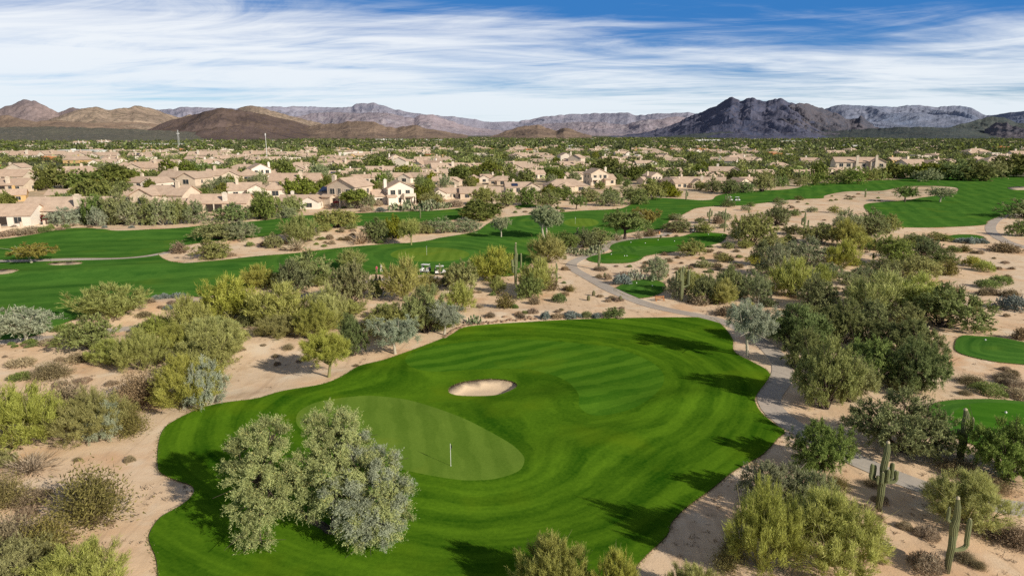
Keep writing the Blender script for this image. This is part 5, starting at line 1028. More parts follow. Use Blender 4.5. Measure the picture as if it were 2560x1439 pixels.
saguaro(2196, 1275, 1100, [(.46,180,.95,1.25,.14),(.42,205,.58,.6,.13),(.44,150,.62,1.1,.13),(.43,235,.42,.9,.14),(.45,300,.4,1.0,.13),(.42,0,1.05,.9,.16),(.46,20,.8,1.2,.13),(.48,345,.62,1.3,.13),(.55,60,.35,.8,.11)], .25, 'saguaro with a ring of upturned arms beside the concrete cart path')
saguaro(2399, 1152, 1019, [(.60,0,.60,1.15,.16),(.50,175,.48,.5,.15),(.5,250,.25,.55,.16),(.58,300,.2,.8,.15)], .31, 'stout saguaro with short stubby arms in front of the big tee')
saguaro(2367, 1430, 1233, [(.68,175,.48,.95,.11),(.30,8,1.15,2.2,.16),(.34,50,1.5,1.5,.19)], .21, 'slender saguaro with one high stub and a low curved arm')
saguaro(1289, 712, 607, [(.30,180,.55,2.6,.2),(.38,10,1.1,3.1,.2),(.42,60,.7,2.6,.18),(.45,200,.8,1.2,.17)], .27, 'tall saguaro with long parallel arms rising from green bushes')
saguaro(1497, 673, 613, [(.8,10,.35,.7,.12)], .26, 'single column saguaro at the front edge of the long tee')
saguaro(1391, 712, 656, [], .2, 'plain thin saguaro column beside open sand near the path bend')
saguaro(1444, 593, 569, [(.2,180,.5,.8,.18)], .26, 'saguaro column standing at the edge of the middle fairway')
saguaro(1811, 580, 520, [(.6,0,.8,1.3,.2),(.55,180,.7,.8,.2)], .25, 'thin saguaro with two short arms behind the long tee')
saguaro(1773, 558, 520, [(.5,0,.7,1.6,.24),(.45,180,.7,1.4,.24),(.5,90,.5,1.3,.22)], .3, 'saguaro with close upright arms in scrub behind parked cart')
saguaro(1703, 752, 664, [(.40,20,1.3,3.0,.26),(.5,160,1.0,2.2,.24),(.55,80,.8,2.0,.22),(.6,230,.7,1.8,.2)], .31, 'thick old saguaro wrapped in mesquite beside the small oval tee')
saguaro(2009, 593, 530, [(.45,0,1.0,1.7,.22),(.5,180,.9,1.9,.22),(.55,60,.7,1.8,.2),(.62,200,.6,1.3,.18)], .28, 'many armed saguaro alone on red sand')
saguaro(1846, 612, 547, [(.35,180,.8,2.4,.2),(.3,0,1.0,3.0,.2),(.45,60,1.5,2.6,.2)], .24, 'saguaro with parallel arms at the far end of the long tee')
saguaro(2304, 853, 816, [], .30, 'first of two short blunt saguaro columns standing close together'); saguaro(2315, 855, 815, [], .30, 'second of two short blunt saguaro columns standing close together')
saguaro(2337, 870, 838, [], .32, 'short blunt saguaro column standing apart near the shaded tee')
saguaro(822, 574, 534, [], .22, 'lone thin saguaro column on the sandy island mound')
saguaro(1051, 546, 524, [], .22, 'thin saguaro column at the edge of the back fairway')
saguaro(1100, 687, 659, [(.6,0,.3,.5,.1)], .2, 'short saguaro beside the parked white golf cart')
saguaro(1937, 470, 436, [(.5,0,.8,1.2,.3)], .38, 'dark saguaro at the fairway edge before the gabled houses')
saguaro(2163, 493, 473, [], .4, 'stubby saguaro on the sandy strip inside the far fairway')
saguaro(1818, 506, 486, [(.4,0,.9,1.6,.26),(.4,180,.9,1.5,.26)], .3, 'first saguaro with arms beside the two far golf carts'); saguaro(1825, 503, 489, [], .28, 'second plainer saguaro beside the two far golf carts')
saguaro(1715, 500, 474, [(.4,0,.7,1.6,.26)], .32, 'dark saguaro by the path before the hip roofed house'); saguaro(1230, 510, 494, [], .28, 'small saguaro behind the round dark green tree')
for px, py in [(1484,739),(1471,751),(1512,693),(1551,752),(1414,648),(1652,596)]:
    X, Y = at(px, py); hb = .75; V, Fc = tube_geo([(0, 0, -.05), (0, 0, .25*hb), (0, 0, .6*hb), (0, 0, .9*hb), (0, 0, hb*1.05)], [.22, .30, .30, .22, .08], 20, 1, .09); o = put('barrel_cactus', pymesh('barrel_cactus', V, Fc, M['sag'], False)); o.location = (X, Y, ht(X, Y)); o.scale = (1, 1, 1.3)
    register(o, 'small dark barrel cactus', 'barrel cactus', px, py, 'cactus', None)
# ------------------------------------------------------------------ flagsticks, carts, people, small furniture
M['wpaint'] = simple('white paint', (.80, .80, .78), .5, .04, 2, .4); M['black'] = simple('black plastic', (.025, .025, .028), .5, .2, 2, .4); M['navy'] = simple('navy cloth', (.02, .025, .06), .8, .2, 3)
M['wood'] = simple('bench wood', (.45, .22, .10), .8, .2, 5); M['steel'] = simple('grey steel', (.45, .46, .47), .5, .1, 2, .4); M['rock'] = simple('edge rock', (.32, .22, .15), .95, .35, 1.5, .1, bump=.6); M['brick'] = simple('garden wall block', (.60, .50, .40), .95, .12, 1.2, .1)
M['red'] = simple('dark red cloth', (.22, .02, .03), .9, .1, 3); M['teal'] = simple('pale teal metal roof', (.38, .50, .48), .6, .05, .1); M['beige'] = simple('beige seat vinyl', (.55, .48, .38), .7, .1, 3)
def flagstick(px, py, hh, flag, label):
    X, Y = at(px, py); o = empty('flagstick', (X, Y, ht(X, Y)+.1))
    V, Fc = tube_geo([(0, 0, -.05), (0, 0, hh)], [.022, .016], 8); put('pole', pymesh('pole', V, Fc, M['wpaint'], True), o)
    G_ = []; Vf = []
    for i in range(7):
        for j in range(4): u, v = i/6, j/3; Vf.append((.03+u*.10+.04*math.sin(v*4+u*3), -.02-.05*math.sin(u*9)*u+.03*v, hh-.03-v*.36-u*.30))
    Ff = [(i*4+j, (i+1)*4+j, (i+1)*4+j+1, i*4+j+1) for i in range(6) for j in range(3)]; f_ = put('flag', pymesh('flag', Vf, Ff, M[flag], True), o)
    V, Fc = tube_geo([(0, 0, hh-.62), (0, 0, hh-.38)], [.034, .034], 8); put('band', pymesh('band', V, Fc, M['steel' if flag == 'navy' else 'wpaint'], True), o)
    V, Fc = tube_geo([(0, 0, -.005), (0, 0, .004)], [.055, .055], 12); put('cup', pymesh('cup', V, Fc, M['wpaint'], True), o)
    register(o, '', 'flagstick', px, py, 'flagstick', None, label)
flagstick(1127, 1166, 2.2, 'navy', 'white flagstick with dark limp flag on the big putting green')
flagstick(1067, 638, 2.3, 'navy', 'white flagstick on the oval green behind the golfers')
flagstick(1438, 560, 2.3, 'wpaint', 'white flagstick on the far green behind the forked trees')
def golf_cart(px, py, rz, label, dark=False):
    X, Y = at(px, py); o = empty('golf_cart', (X, Y, ht(X, Y)+.1), rz); body = M['wpaint']
    prof = [(-1.15, .35), (-1.15, .78), (-.55, .82), (-.5, .45), (.35, .42), (.55, .95), (.72, .98), (1.18, .66), (1.22, .35)]
    V = [(x, -.58, z) for x, z in prof]+[(x, .58, z) for x, z in prof]; n_ = len(prof); Fc = [tuple(range(n_-1, -1, -1)), tuple(range(n_, 2*n_))]+[(i, (i+1) % n_, (i+1) % n_+n_, i+n_) for i in range(n_)]
    Fc = [(0, 8, 7, 6, 5, 4, 3, 2, 1), tuple(range(n_, 2*n_))]+Fc[2:]; put('body', pymesh('body', V, Fc, body), o)
    put('roof', pymesh('roof', *join([box_geo(-1.0, .75, -.60, .60, 1.80, 1.86), box_geo(-.95, .70, -.5, .5, 1.86, 1.89)]), M['wpaint']), o)
    for x, xt in ((-.95, -.85), (.62, .45)):
        for y in (-.54, .54): V, Fc = tube_geo([(x, y, .75), (xt, y, 1.81)], [.02, .02], 6); put('post', pymesh('post', V, Fc, M['black'], True), o)
    put('seat', pymesh('seat', *box_geo(-.5, .05, -.52, .52, .60, .74), M['beige']), o); put('backrest', pymesh('backrest', *box_geo(-.56, -.46, -.52, .52, .80, 1.18), M['beige']), o)
    put('windshield', pymesh('windshield', *box_geo(.56, .575, -.5, .5, 1.0, 1.7), M['steel']), o); V, Fc = tube_geo([(.6, .25, .95), (.38, .25, 1.05)], [.02, .02], 6); sw = put('steering_wheel', pymesh('steering_wheel', V, Fc, M['black']), o)
    V, Fc = [], []
    for x in (-.78, .85):
        for y in (-.52, .52):
            V, Fc = tube_geo([(x, y-.09, .23), (x, y+.09, .23)], [.23, .23], 14); wv = put('wheel', pymesh('wheel', V, Fc, M['black'], True), o); V, Fc = tube_geo([(x, y-.1, .23), (x, y+.1, .23)], [.11, .11], 10); put('rim', pymesh('rim', V, Fc, M['steel'], True), wv)
    for y, c_ in ((-.28, 'black'), (.28, 'navy')):
        V, Fc = tube_geo([(-1.2, y, .45), (-1.1, y, 1.2), (-1.08, y, 1.32)], [.15, .16, .1], 10); put('golf_bag', pymesh('golf_bag', V, Fc, M[c_], True), o)
        cl = [tube_geo([(-1.1+dx, y+dy, 1.2), (-1.06+dx*2, y+dy*2, 1.55)], [.015, .03], 5) for dx, dy in ((-.04, 0), (.05, .04), (0, -.05))]; put('clubs', pymesh('clubs', *join(cl), M['steel']), o)
    register(o, '', 'golf cart', px, py, 'golf cart', None, label)
golf_cart(1101, 686, .15, 'white golf cart parked behind the short saguaro near the green'); golf_cart(1063, 682, 2.8, 'white roofed golf cart half hidden by palo verde bushes')
golf_cart(1734, 581, .5, 'golf cart parked at the far end of the long tee'); golf_cart(1824, 503, .3, 'first white golf cart beside saguaros on the far fairway'); golf_cart(1843, 503, .1, 'second white golf cart parked on open turf of the far fairway')
SKIN = simple('skin', (.50, .30, .20), .7, .08, 4, .2); CLO = {}
def cloth(c): return CLO.setdefault(c, simple('cloth', c, .9, .08, 6))
def skinned(name, verts, edges, rad, mat, parent, sub=1):
    me = bpy.data.meshes.new(name); me.from_pydata(verts, edges, []); o = bpy.data.objects.new(name+'_tmp', me); C.objects.link(o); md = o.modifiers.new('s', 'SKIN'); sv = me.skin_vertices[0].data if me.skin_vertices else None
    if sv is None:
        bpy.context.view_layer.objects.active = o; bpy.context.view_layer.update(); me.attributes.new; 
    for i, r in enumerate(rad): me.skin_vertices[0].data[i].radius = (r, r)
    me.skin_vertices[0].data[0].use_root = True; sb = o.modifiers.new('u', 'SUBSURF'); sb.levels = sub; sb.render_levels = sub
    dg = bpy.context.evaluated_depsgraph_get(); m2 = bpy.data.meshes.new_from_object(o.evaluated_get(dg)); m2.name = name; bpy.data.objects.remove(o); m2.materials.clear(); m2.materials.append(mat); m2.polygons.foreach_set('use_smooth', [True]*len(m2.polygons)); return put(name, m2, parent)
def person(px, py, rz, shirt, lower, shorts, label, pose='stand', hair=(.06, .04, .03), hat=None):
    X, Y = at(px, py); o = empty('person', (X, Y, ht(X, Y)+.1), rz)
    hip, kn, an = .92, .50, .09; sp_ = .11 if pose == 'stand' else .2
    A = {'stand': [(-.22, .02, 1.15), (-.22, -.1, .92)], 'swing': [(.05, -.30, 1.22), (.28, -.46, 1.12)]}[pose]; Bm = {'stand': [(.23, .02, 1.15), (.22, -.14, .93)], 'swing': [(.26, -.26, 1.22), (.32, -.44, 1.14)]}[pose]
    ly = -.10 if pose == 'swing' else 0
    V = [(0, 0, .95), (0, 0, 1.1), (0, ly*.5, 1.3), (0, ly, 1.46), (0, ly*1.2, 1.55), (0, ly*1.3, 1.62), (0, ly*1.35-.005, 1.73), (-.17, ly, 1.44), A[0], A[1], (.17, ly, 1.44), Bm[0], Bm[1], (-.09, 0, hip), (-sp_, -.02, kn), (-sp_, .02, an), (-sp_, -.14, .04), (.09, 0, hip), (sp_, -.02, kn), (sp_, .02, an), (sp_, -.14, .04)]
    E = [(0, 1), (1, 2), (2, 3), (3, 4), (4, 5), (5, 6), (3, 7), (7, 8), (8, 9), (3, 10), (10, 11), (11, 12), (0, 13), (13, 14), (14, 15), (15, 16), (0, 17), (17, 18), (18, 19), (19, 20)]
    R = [.13, .12, .14, .10, .05, .085, .075, .06, .045, .03, .06, .045, .03, .085, .055, .038, .03, .085, .055, .038, .03]
    for hi in (9, 12):
        h = np.array(V[hi]); base = len(V); d = np.array(V[hi])-np.array(V[hi-1]); d /= np.linalg.norm(d); V.append(tuple(h+d*.06)); R.append(.028); E.append((hi, base))
        for k, l in enumerate((.05, .075, .08, .07, .055)):
            off = np.array([(-.03+.015*k), .012*(k == 0), 0]); V.append(tuple(h+d*(.06+l)+off)); R.append(.008); E.append((base if k else hi, len(V)-1))
    skinned('body', V, E, R, SKIN, o)
    s_ = [V[0], V[1], V[2], V[3], V[7], tuple(np.array(V[7])*.3+np.array(V[8])*.7), V[10], tuple(np.array(V[10])*.3+np.array(V[11])*.7)]; skinned('shirt', s_, [(0, 1), (1, 2), (2, 3), (3, 4), (4, 5), (3, 6), (6, 7)], [.155, .145, .165, .115, .08, .065, .08, .065], cloth(shirt), o)
    f = .95 if not shorts else .45
    lg = [(0, 0, 1.0), (-.09, 0, .9), V[14] if not shorts else tuple(np.array(V[13])*.45+np.array(V[14])*.55), (.09, 0, .9), V[18] if not shorts else tuple(np.array(V[17])*.45+np.array(V[18])*.55)]; ed = [(0, 1), (1, 2), (0, 3), (3, 4)]; rd = [.15, .105, .085, .105, .085]
    if not shorts: lg += [V[15], V[19]]; ed += [(2, 5), (4, 6)]; rd += [.06, .06]
    skinned('trousers' if not shorts else 'shorts', lg, ed, rd, cloth(lower), o)
    hd = np.array(V[6]); hv, hf = tube_geo([tuple(hd+np.array([0, .02, -.10])), tuple(hd+np.array([0, .02, -.02])), tuple(hd+np.array([0, .01, .05])), tuple(hd+np.array([0, 0, .085]))], [.09, .105, .09, .03], 10); put('cap' if hat else 'hair', pymesh('hair', hv, hf, cloth(hat or hair), True), o)
    if pose == 'swing':
        c_ = np.array(V[12]); e = c_+np.array([.45, -.25, -.55]); hv, hf = join([tube_geo([tuple(c_), tuple(e)], [.012, .009], 5), tube_geo([tuple(e), tuple(e+np.array([.08, .02, -.03]))], [.03, .02], 5)]); gc = put('golf_club', pymesh('golf_club', hv, hf, M['steel']), None); gc.location = (0, 0, 0); gc.matrix_world = Matrix.Translation((X, Y, ht(X, Y)+.1)) @ Matrix.Rotation(rz, 4, 'Z'); register(gc, '', 'golf club', px, py, 'golf club', None, 'golf club held by the golfer in pale clothes')
    register(o, '', 'person', px, py, 'person', None, label)
person(953, 682, .5, (.62, .62, .66), (.72, .70, .66), False, 'golfer in pale shirt, trousers and cap swinging a club', 'swing', hat=(.75, .75, .75))
person(942, 684, .1, (.55, .05, .14), (.04, .04, .05), True, 'golfer in red shirt and dark shorts standing at the green edge')
person(977, 681, -.2, (.05, .035, .03), (.70, .68, .64), True, 'golfer in dark top and white shorts beside the palo verde')
def bench(px, py, rz, label):
    X, Y = at(px, py); o = empty('bench', (X, Y, ht(X, Y)), rz)
    put('seat', pymesh('seat', *join([box_geo(-.9, .9, -.22+i*.16, -.09+i*.16, .42, .47) for i in range(3)]), M['wood']), o); put('backrest', pymesh('backrest', *join([box_geo(-.9, .9, .26, .30, .58+i*.16, .70+i*.16) for i in range(2)]), M['wood']), o)
    for x in (-.75, .75): put('leg', pymesh('leg', *join([box_geo(x-.05, x+.05, -.2, -.1, -.05, .42), box_geo(x-.05, x+.05, .22, .3, -.05, .9)]), M['wood']), o)
    register(o, '', 'bench', px, py, 'bench', None, label)
bench(1650, 752, .2, 'low orange wooden bench beside the small oval tee')
X, Y = at(1648, 585); o = empty('waste_bin', (X, Y, ht(X, Y))); V, Fc = tube_geo([(0, 0, 0), (0, 0, .95)], [.28, .30], 12); put('bin_body', pymesh('bin_body', V, Fc, M['wood'], True), o); V, Fc = tube_geo([(0, 0, .95), (0, 0, 1.15)], [.32, .12], 12); put('lid', pymesh('lid', V, Fc, M['black'], True), o); register(o, '', 'bin', 1648, 585, 'bin', None, 'brown waste bin beside the far end of the cart path')
X, Y = at(1681, 579); o = empty('ball_washer', (X, Y, ht(X, Y))); put('post', pymesh('post', *tube_geo([(0, 0, 0), (0, 0, 1.0)], [.05, .05], 8), M['steel'], True), o); put('washer_box', pymesh('washer_box', *box_geo(-.18, .18, -.15, .15, 1.0, 1.6), M['wpaint']), o); register(o, '', 'ball washer', 1681, 579, 'ball washer', None, 'small white ball washer on a post beside the far tee path')
for px, py in [(1591,709),(1631,716),(1577,607),(1613,609),(1645,601),(1686,604),(1528,637),(1561,641),(1567,641),(1771,587),(1806,589),(2514,1034),(2463,852)]:
    X, Y = at(px, py); V, Fc = tube_geo([(0, 0, .0), (0, 0, .12), (0, 0, .2)], [.10, .13, .06], 10); o = put('tee_marker', pymesh('tee_marker', V, Fc, M['wpaint'], True)); o.location = (X, Y, ht(X, Y)+.1); register(o, 'small white tee marker', 'tee marker', px, py, 'tee marker', None)
# rocks edging the lawn
rs = np.random.default_rng(8); RK = []
for v in range(4):
    d = unit(rs.normal(size=(26, 3))); import bmesh
    bm = bmesh.new(); [bm.verts.new(tuple(q*np.array([1, .8, .6])*rs.uniform(.75, 1.1))) for q in d]; bmesh.ops.convex_hull(bm, input=bm.verts); me = bpy.data.meshes.new('edge_rock'); bm.to_mesh(me); bm.free(); me.materials.append(M['rock']); RK.append(me)
ck = catmull([(1113,845),(1130,829),(1160,816),(1200,810),(1250,805),(1300,800),(1340,799)], 14, False)
for i, (px, py) in enumerate(ck[::1]):
    for rep in range(1 if i % 3 else 2):
        X, Y = at(px+rs.normal()*2, py-1+rs.normal()*1.2); o = put('edge_rock', RK[i % 4]); s = rs.uniform(.14, .34); o.location = (X, Y, ht(X, Y)+.08); o.scale = (s, s, s); o.rotation_euler = (0, 0, rs.uniform(0, 6)); o['label'] = 'reddish brown rock in the row edging the top of the large lawn'; o['category'] = 'rock'; o['group'] = 'rocks edging the large lawn'
for px, py in [(1230,806),(1262,792),(1300,786),(1180,800),(1215,795),(1325,792),(1275,798),(1148,812),(1110,826),(1160,806)]:
    X, Y = at(px, py); o = put('boulder', RK[int(px) % 4]); s = rs.uniform(.3, .6); o.location = (X, Y, ht(X, Y)); o.scale = (s, s, s); register(o, 'pale reddish boulder', 'boulder', px, py, 'boulder', None)
# garden walls with posts, parasols, a pergola, poles
def garden_wall(pts, hh, label, rail=False):
    W = [at(*p) for p in pts]; o = empty('garden_wall', (*W[0], ht(*W[0]))); base, rl = [], []
    for (a, b_), (c_, d_) in zip(W[:-1], W[1:]):
        L = math.hypot(c_-a, d_-b_); an = math.atan2(d_-b_, c_-a)
        def tr(g):
            return ([(a-W[0][0]+v[0]*math.cos(an)-v[1]*math.sin(an), b_-W[0][1]+v[0]*math.sin(an)+v[1]*math.cos(an), v[2]) for v in g[0]], g[1])
        base.append(tr(box_geo(0, L-.1, -.1, .1, -.4, hh)))
        put('post', pymesh('post', *tr(join([box_geo(-.35, .35, -.3, .3, -.4, 2.0), box_geo(-.42, .42, -.37, .37, 2.0, 2.12)])), M['brick']), o)
        if rail: rl += [tr(box_geo(.3, L-.4, -.02, .02, 1.55, 1.6))]+[tr(box_geo(x, x+.03, -.015, .015, hh, 1.55)) for x in np.arange(.4, L-.4, .45)]
    put('wall', pymesh('wall', *join(base), M['brick']), o)
    if rail: put('railing', pymesh('railing', *join(rl), M['steel']), o)
    register(o, '', 'wall', pts[0][0], pts[0][1], 'wall', None, label)
garden_wall([(-60,584),(0,578),(55,572),(112,568),(190,562),(300,556),(360,552)], .7, 'low tan garden wall with posts and railing behind the white house', True)
garden_wall([(740,520),(800,517),(870,514),(940,512),(1000,506),(1060,501)], .9, 'tan garden wall before the pair of two storey houses', True)
garden_wall([(1090,500),(1130,497),(1180,494),(1240,492),(1300,490)], .9, 'pale block wall with posts before the long gabled house', True)
garden_wall([(1740,472),(1800,470),(1860,464)], 1.2, 'tan wall behind trees before the far gabled houses')
garden_wall([(2200,440),(2260,436),(2330,430)], 1.3, 'tan wall at the edge of the far fairway by the clubhouse trees')
def parasol(px, py, label, mt='red', r=1.6, hh=2.4):
    X, Y = at(px, py); o = empty('parasol', (X, Y, ht(X, Y))); put('pole', pymesh('pole', *tube_geo([(0, 0, 0), (0, 0, hh)], [.04, .03], 6), M['steel']), o)
    V = [(0, 0, hh+.35)]+[(math.cos(a)*r, math.sin(a)*r, hh-.25) for a in np.linspace(0, 2*PI, 9)[:-1]]+[(math.cos(a)*r, math.sin(a)*r, hh-.45) for a in np.linspace(0, 2*PI, 9)[:-1]]
    put('canopy', pymesh('canopy', V, [(0, 1+i, 1+(i+1) % 8) for i in range(8)]+[(1+i, 9+i, 9+(i+1) % 8, 1+(i+1) % 8) for i in range(8)], M[mt]), o); register(o, '', 'parasol', px, py, 'parasol', None, label)
parasol(806, 516, 'first dark red parasol on the patio beside the arched window'); parasol(824, 517, 'second dark red parasol beside the two storey house'); parasol(842, 518, 'third dark red parasol beside the two storey house')
parasol(1048, 503, 'brown garden canopy beside the white two storey house', 'roof', 3.2, 2.8)
def pole_at(px, y0, y1, d, r, name, label, mt='wpaint', lattice=False):
    dx, dy, dz = ray(px, y0); t = d/math.hypot(dx, dy); X, Y = dx*t, dy*t; top = H0+dz*t; o = empty(name, (X, Y, 0))
    if not lattice: put('pole', pymesh('pole', *tube_geo([(0, 0, 0), (0, 0, top)], [r*1.2, r*.8], 8), M[mt]), o); put('antenna', pymesh('antenna', *join([box_geo(-r*1.8, r*1.8, -r*1.8, r*1.8, top*.90, top*.99)]), M[mt]), o)
    else:
        g = [tube_geo([(a*3*r, b_*3*r, 0), (a*r, b_*r, top)], [r*.3, r*.25], 4) for a in (-1, 1) for b_ in (-1, 1)]
        for k in range(7): z0, z1 = top*k/7, top*(k+1)/7; w0 = r*(3-2*k/7); w1 = r*(3-2*(k+1)/7); g += [tube_geo([(-w0, -w0, z0), (w1, -w1, z1)], [r*.2]*2, 4), tube_geo([(w0, -w0, z0), (-w1, -w1, z1)], [r*.2]*2, 4)]
        put('lattice', pymesh('lattice', *join(g), M['steel']), o); put('antenna', pymesh('antenna', *box_geo(-r*4, r*4, -r, r, top*.8, top*.84), M['wpaint']), o)
    register(o, '', name, px, y0, name.replace('_', ' '), None, label)
pole_at(663, 333, 356, 900, .28, 'antenna_mast', 'tall white mast rising above the suburb'); pole_at(444, 325, 350, 1500, .6, 'lattice_tower', 'thin lattice tower on the plain before the dark hill', lattice=True)
for x0, x1, y1, d, hh, mt, lb in [(352,456,350,1700,7,'teal','long pale teal roofed building before the dark hill'),(150,250,362,1050,6,'wpaint','long white low building in the far suburb'),(1740,1800,349,2600,9,'wpaint','wide white building at the foot of the black mountain'),(1950,2010,353,2300,8,'teal','pale blue roofed building below the black mountain'),(940,1010,346,3000,8,'wpaint','long white warehouse below the brown hills'),(1050,1110,347,2800,7,'wpaint','second white warehouse below the brown hills'),(2484,2560,364,1300,6,'orange','long terracotta building at the far edge of the plain'),(2100,2150,360,1500,6,'wpaint','white building beyond the long two storey house'),(1420,1450,358,1500,5,'wpaint','small white block on the middle of the plain')]:
    u = ((x0+x1)/2-1280)/F; Y = d; X = u*(Y*cp); w_ = (x1-x0)/F*d*cp; o = empty('warehouse', (X, Y, 0), .03)
    put('wall', pymesh('wall', *box_geo(-w_/2, w_/2, -12, 12, -.5, hh), M['trim' if mt == 'teal' else mt]), o); put('roof', pymesh('roof', *join([box_geo(-w_/2-.6, w_/2+.6, -12.6, 12.6, hh, hh+.5), box_geo(-w_/4, -w_/4+4, -3, 3, hh+.5, hh+2)]), M[mt]), o)
    for k in range(5): xx = -w_*.4+k*w_*.2; put('window', pymesh('window', *box_geo(xx-1.5, xx+1.5, -12.08, -12.0, 1.5, 4), M['glass']), o)
    register(o, '', 'building', (x0+x1)/2, y1, 'building', None, lb)
# ------------------------------------------------------------------ low scrub scattered over the sand
r3 = random.Random(21); ALLT = [r[1] for r in REG]
BOX = [(1340,1860,615,700,56,'dry brown green dry'),(1700,1900,640,780,20,'dry brown'),(2250,2560,598,680,20,'dry green brown'),(2350,2560,690,800,12,'dry brown'),(0,400,865,1000,8,'dry'),(1180,1420,700,800,24,'dry green brown'),(640,1000,575,630,22,'dry brown green'),(1960,2180,600,770,20,'dry brown'),(2080,2540,1180,1430,14,'dry brown'),(2380,2560,925,1000,8,'dry brown'),
       (1860,2080,480,600,26,'dry brown green'),(1490,1560,740,795,5,'dry'),(380,560,735,800,14,'dry blue'),(0,150,840,872,10,'dry green'),(560,900,820,920,16,'dry brown'),(0,700,540,590,20,'dry green blue'),(830,1180,500,530,22,'pear dry green'),(1900,2200,478,505,14,'dry green'),(0,330,1130,1439,10,'dry brown'),(1280,1420,500,545,10,'dry green'),(1640,1700,560,600,10,'brown dry'),(2020,2080,455,480,4,'green')]
for x0, x1, y0, y1, n, ks in BOX:
    done = tr_ = 0
    while done < n and tr_ < n*12:
        tr_ += 1; px, py = r3.uniform(x0, x1), r3.uniform(y0, y1); X, Y = at(px, py)
        if any(inside(T_, np.array([[X, Y]]))[0] for T_ in ALLT): continue
        t = math.hypot(X, Y); k = r3.choice(ks.split()); wm = r3.uniform(.7, 1.7)*(1.35 if t > 150 else 1); s = wm/t*F*.5; shrub(k, px-s, py-s*.6, px+s, py, None, wm, wm*r3.uniform(.32, .5)*(1.3 if k in ('pear',) else 1)); done += 1
def tufts():
    rs = np.random.default_rng(12); N = 7000; az = np.radians(rs.uniform(-42, 42, N)); d = 34+280*rs.uniform(0, 1, N)**1.5; P = np.stack([d*np.sin(az), d*np.cos(az)], 1); ok = np.ones(N, bool)
    for T_ in ALLT: ok &= ~inside(T_, P)
    g = ridged(P[:, 0]*.05, P[:, 1]*.05, 3, 4); ok &= rs.uniform(0, 1, N) < np.clip((g-.5)*3.2, .04, 1); P = P[ok]; n = len(P); K = 12; r = rs.uniform(.08, .30, n)
    q = np.repeat(P, K, 0)+rs.normal(size=(n*K, 2))*np.repeat(r, K)[:, None]*.6; z = hgt(q[:, 0], q[:, 1]); D = unit(np.stack([rs.normal(size=n*K)*.7, rs.normal(size=n*K)*.7, np.full(n*K, .7)], 1))
    V, Fc, sh = leaf_mesh(np.column_stack([q, z]), D, np.repeat(r, K)*rs.uniform(.6, 1.3, n*K), np.repeat(r, K)*.28, rs.uniform(0, 1, n*K), rs); o = mesh_obj('dry_grass', V, Fc, LM['dry'], smooth=False); shade_attr(o.data, sh); o['kind'] = 'stuff'; o['label'] = 'thin dry tufts and litter scattered over the desert sand'; o['category'] = 'dry grass'
tufts()
def fringe():
    """ragged grass and dead stalks along the lawn edges"""
    rs = np.random.default_rng(19); Ps, Sz = [], []
    for nm_, P_, kd, md in REG:
        if kd not in ('rough', 'bunker'): continue
        for a, b_ in zip(P_, np.roll(P_, -1, 0)):
            L = np.linalg.norm(b_-a); d = np.hypot(*a)
            if d > 330 or L > 12 or a[1] < 15: continue
            n_ = int(L*(26 if d < 120 else 9)); t = rs.uniform(0, 1, n_)[:, None]; nn = np.array([-(b_-a)[1], (b_-a)[0]])/(L+1e-9)
            Ps.append(a+(b_-a)*t+nn*rs.normal(size=(n_, 1))*(.14 if kd == 'rough' else .07)); Sz.append(np.full(n_, .13 if d < 120 else .22))
    P = np.concatenate(Ps); S_ = np.concatenate(Sz); n_ = len(P); D = unit(np.stack([rs.normal(size=n_)*.6, rs.normal(size=n_)*.6, np.full(n_, .9)], 1))
    for nm_, mt, sel, lb in (('fringe_grass', 'lawn', rs.uniform(0, 1, n_) < .66, 'short ragged grass along the edges of the lawns'), ):
        for nm2, mt2, s2, lb2 in ((nm_, mt, sel, lb), ('dry_fringe', 'dry', ~sel, 'dry stalks along the edges of the lawns')):
            V, Fc, sh = leaf_mesh(np.column_stack([P[s2], hgt(P[s2, 0], P[s2, 1])+.02]), D[s2], S_[s2]*rs.uniform(.6, 1.6, s2.sum()), S_[s2]*.45, rs.uniform(0, .8, s2.sum()), rs); o = mesh_obj(nm2, V, Fc, LM[mt2], smooth=False); shade_attr(o.data, sh); o['kind'] = 'stuff'; o['label'] = lb2; o['category'] = 'grass'
fringe()
def road(pts, width):
    P_, c_ = ribbon(pts, width); V = [(x, y, ht(x, y)+.04) for x, y in P_]; me = pymesh('road', V, [tuple(range(len(V)))], M['asphalt']); o = put('road', me); o['kind'] = 'structure'
M['asphalt'] = simple('asphalt', (.13, .125, .12), .95, .15, .3)
road([(455,497),(500,486),(540,478),(600,472),(660,466)], 9); road([(1500,441),(1560,448),(1620,446),(1690,430)], 8); road([(60,446),(200,438),(330,443),(430,432)], 9)
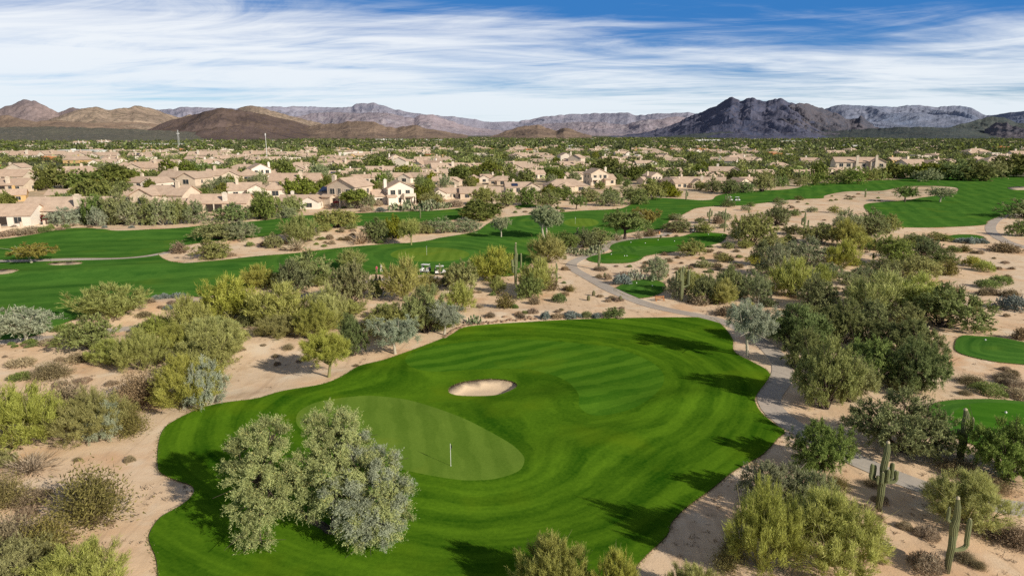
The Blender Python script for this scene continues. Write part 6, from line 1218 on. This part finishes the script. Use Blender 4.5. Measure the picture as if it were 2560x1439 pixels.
# ------------------------------------------------------------------ labels
LMK = [('the large sand bunker',1205,970),('the big putting green',1130,1100),('the notch in the left lawn edge',470,1235),('the leaning big acacia',700,1300),('the sharp bend of the cart path',1940,930),('the ring armed saguaro',2196,1275),('the slender bottom saguaro',2367,1430),('the stout saguaro by the tee',2399,1150),
 ('the big round tee',2440,1060),('the shaded tee lawn',2470,870),('the twin blunt saguaros',2310,850),('the sandy wash strip',2110,700),('the many armed saguaro',2009,590),('the tiny tee by the far path',2415,592),('the far path curve',2490,580),('the small oval tee',1600,720),('the long tee',1640,620),('the wooden bench',1650,752),('the path bend at the tee',1440,675),
 ('the far green flag',1438,558),('the middle green flag',1067,637),('the three golfers',958,680),('the parked golf carts',1085,685),('the long armed saguaro',1289,700),('the edging rocks',1200,815),('the fallen wash branches',910,775),('the sandy island mound',750,600),('the island tip of sand',440,640),('the thin island saguaro',822,570),
 ('the golden fairway tree',80,657),('the two lawn bunkers',110,668),('the pale bent acacia',67,858),('the shaded sand strip',300,830),('the bare sand flat',120,930),('the dirt track',320,1130),('the lower frame corner scrub',60,1380),('the white house with chimney',20,560),('the magenta bougainvillea',100,555),('the brown gabled house by the wall',190,540),('the large many gabled house',390,500),
 ('the arched window house',756,515),('the balcony house',987,500),('the grey two storey house',868,500),('the block wall',1200,495),('the wide hip roofed house',1412,475),('the small two storey house',1495,460),('the striped far fairway',2360,520),('the pair of far carts',1835,500),('the trees on the fairway island',2300,490),('the long two storey house',2140,430),('the white upstairs house',656,450),
 ('the blue solar roof',205,465),('the far left fairway strip',100,415),('the white warehouses',200,360),('the orange block house',1361,390),('the tall white mast',663,350),('the dark hill foot',560,360),('the black mountain foot',1850,360),('the small brown hill foot',1340,365),('the blue range foot',2330,365),('the terracotta building',2520,362),('the cream hip roofed house',2437,385),
 ('the cactus bed',1060,518),('the dark rounded tree',1195,545),('the forked grey trees',1365,580),('the prickly pear hedge',1465,630),('the lone grey tree',1248,580),('the row along the fairway',430,540),('the white gabled house',890,430),('the rightmost corner scrub',2500,1300),('the creosote with pale twigs',235,1260)]
ORD = 'first second third fourth fifth sixth seventh eighth ninth tenth eleventh twelfth thirteenth fourteenth fifteenth sixteenth seventeenth eighteenth nineteenth twentieth'.split()
grp = {}
for it in ITEMS:
    if it['fixed']: it['o']['label'] = it['fixed']; continue
    nm, lx, ly = min(LMK, key=lambda l: (l[1]-it['px'])**2+((l[2]-it['py'])*2.2)**2); dx, dy = it['px']-lx, (it['py']-ly)*2
    rel = 'at' if abs(dx)+abs(dy) < 14 else ('right of' if dx > 0 else 'left of') if abs(dx) > abs(dy) else ('behind' if dy < 0 else 'in front of')
    grp.setdefault((it['look'], rel, nm), []).append((math.hypot(dx, dy), it))
for (look, rel, nm), L in grp.items():
    L.sort(key=lambda a: a[0])
    for i, (_, it) in enumerate(L):
        lb = (look if len(L) == 1 else (ORD[i] if i < 20 else 'outermost')+' '+look)+' '+rel+' '+nm; w_ = lb.split()
        if len(w_) > 15: lb = lb.replace(' with upright stems', '').replace(' bare', '').replace('medium sized ', '')
        it['o']['label'] = lb
        if i >= 20 and not it['o'].get('group'): it['o']['group'] = it['kind']+' scatter'
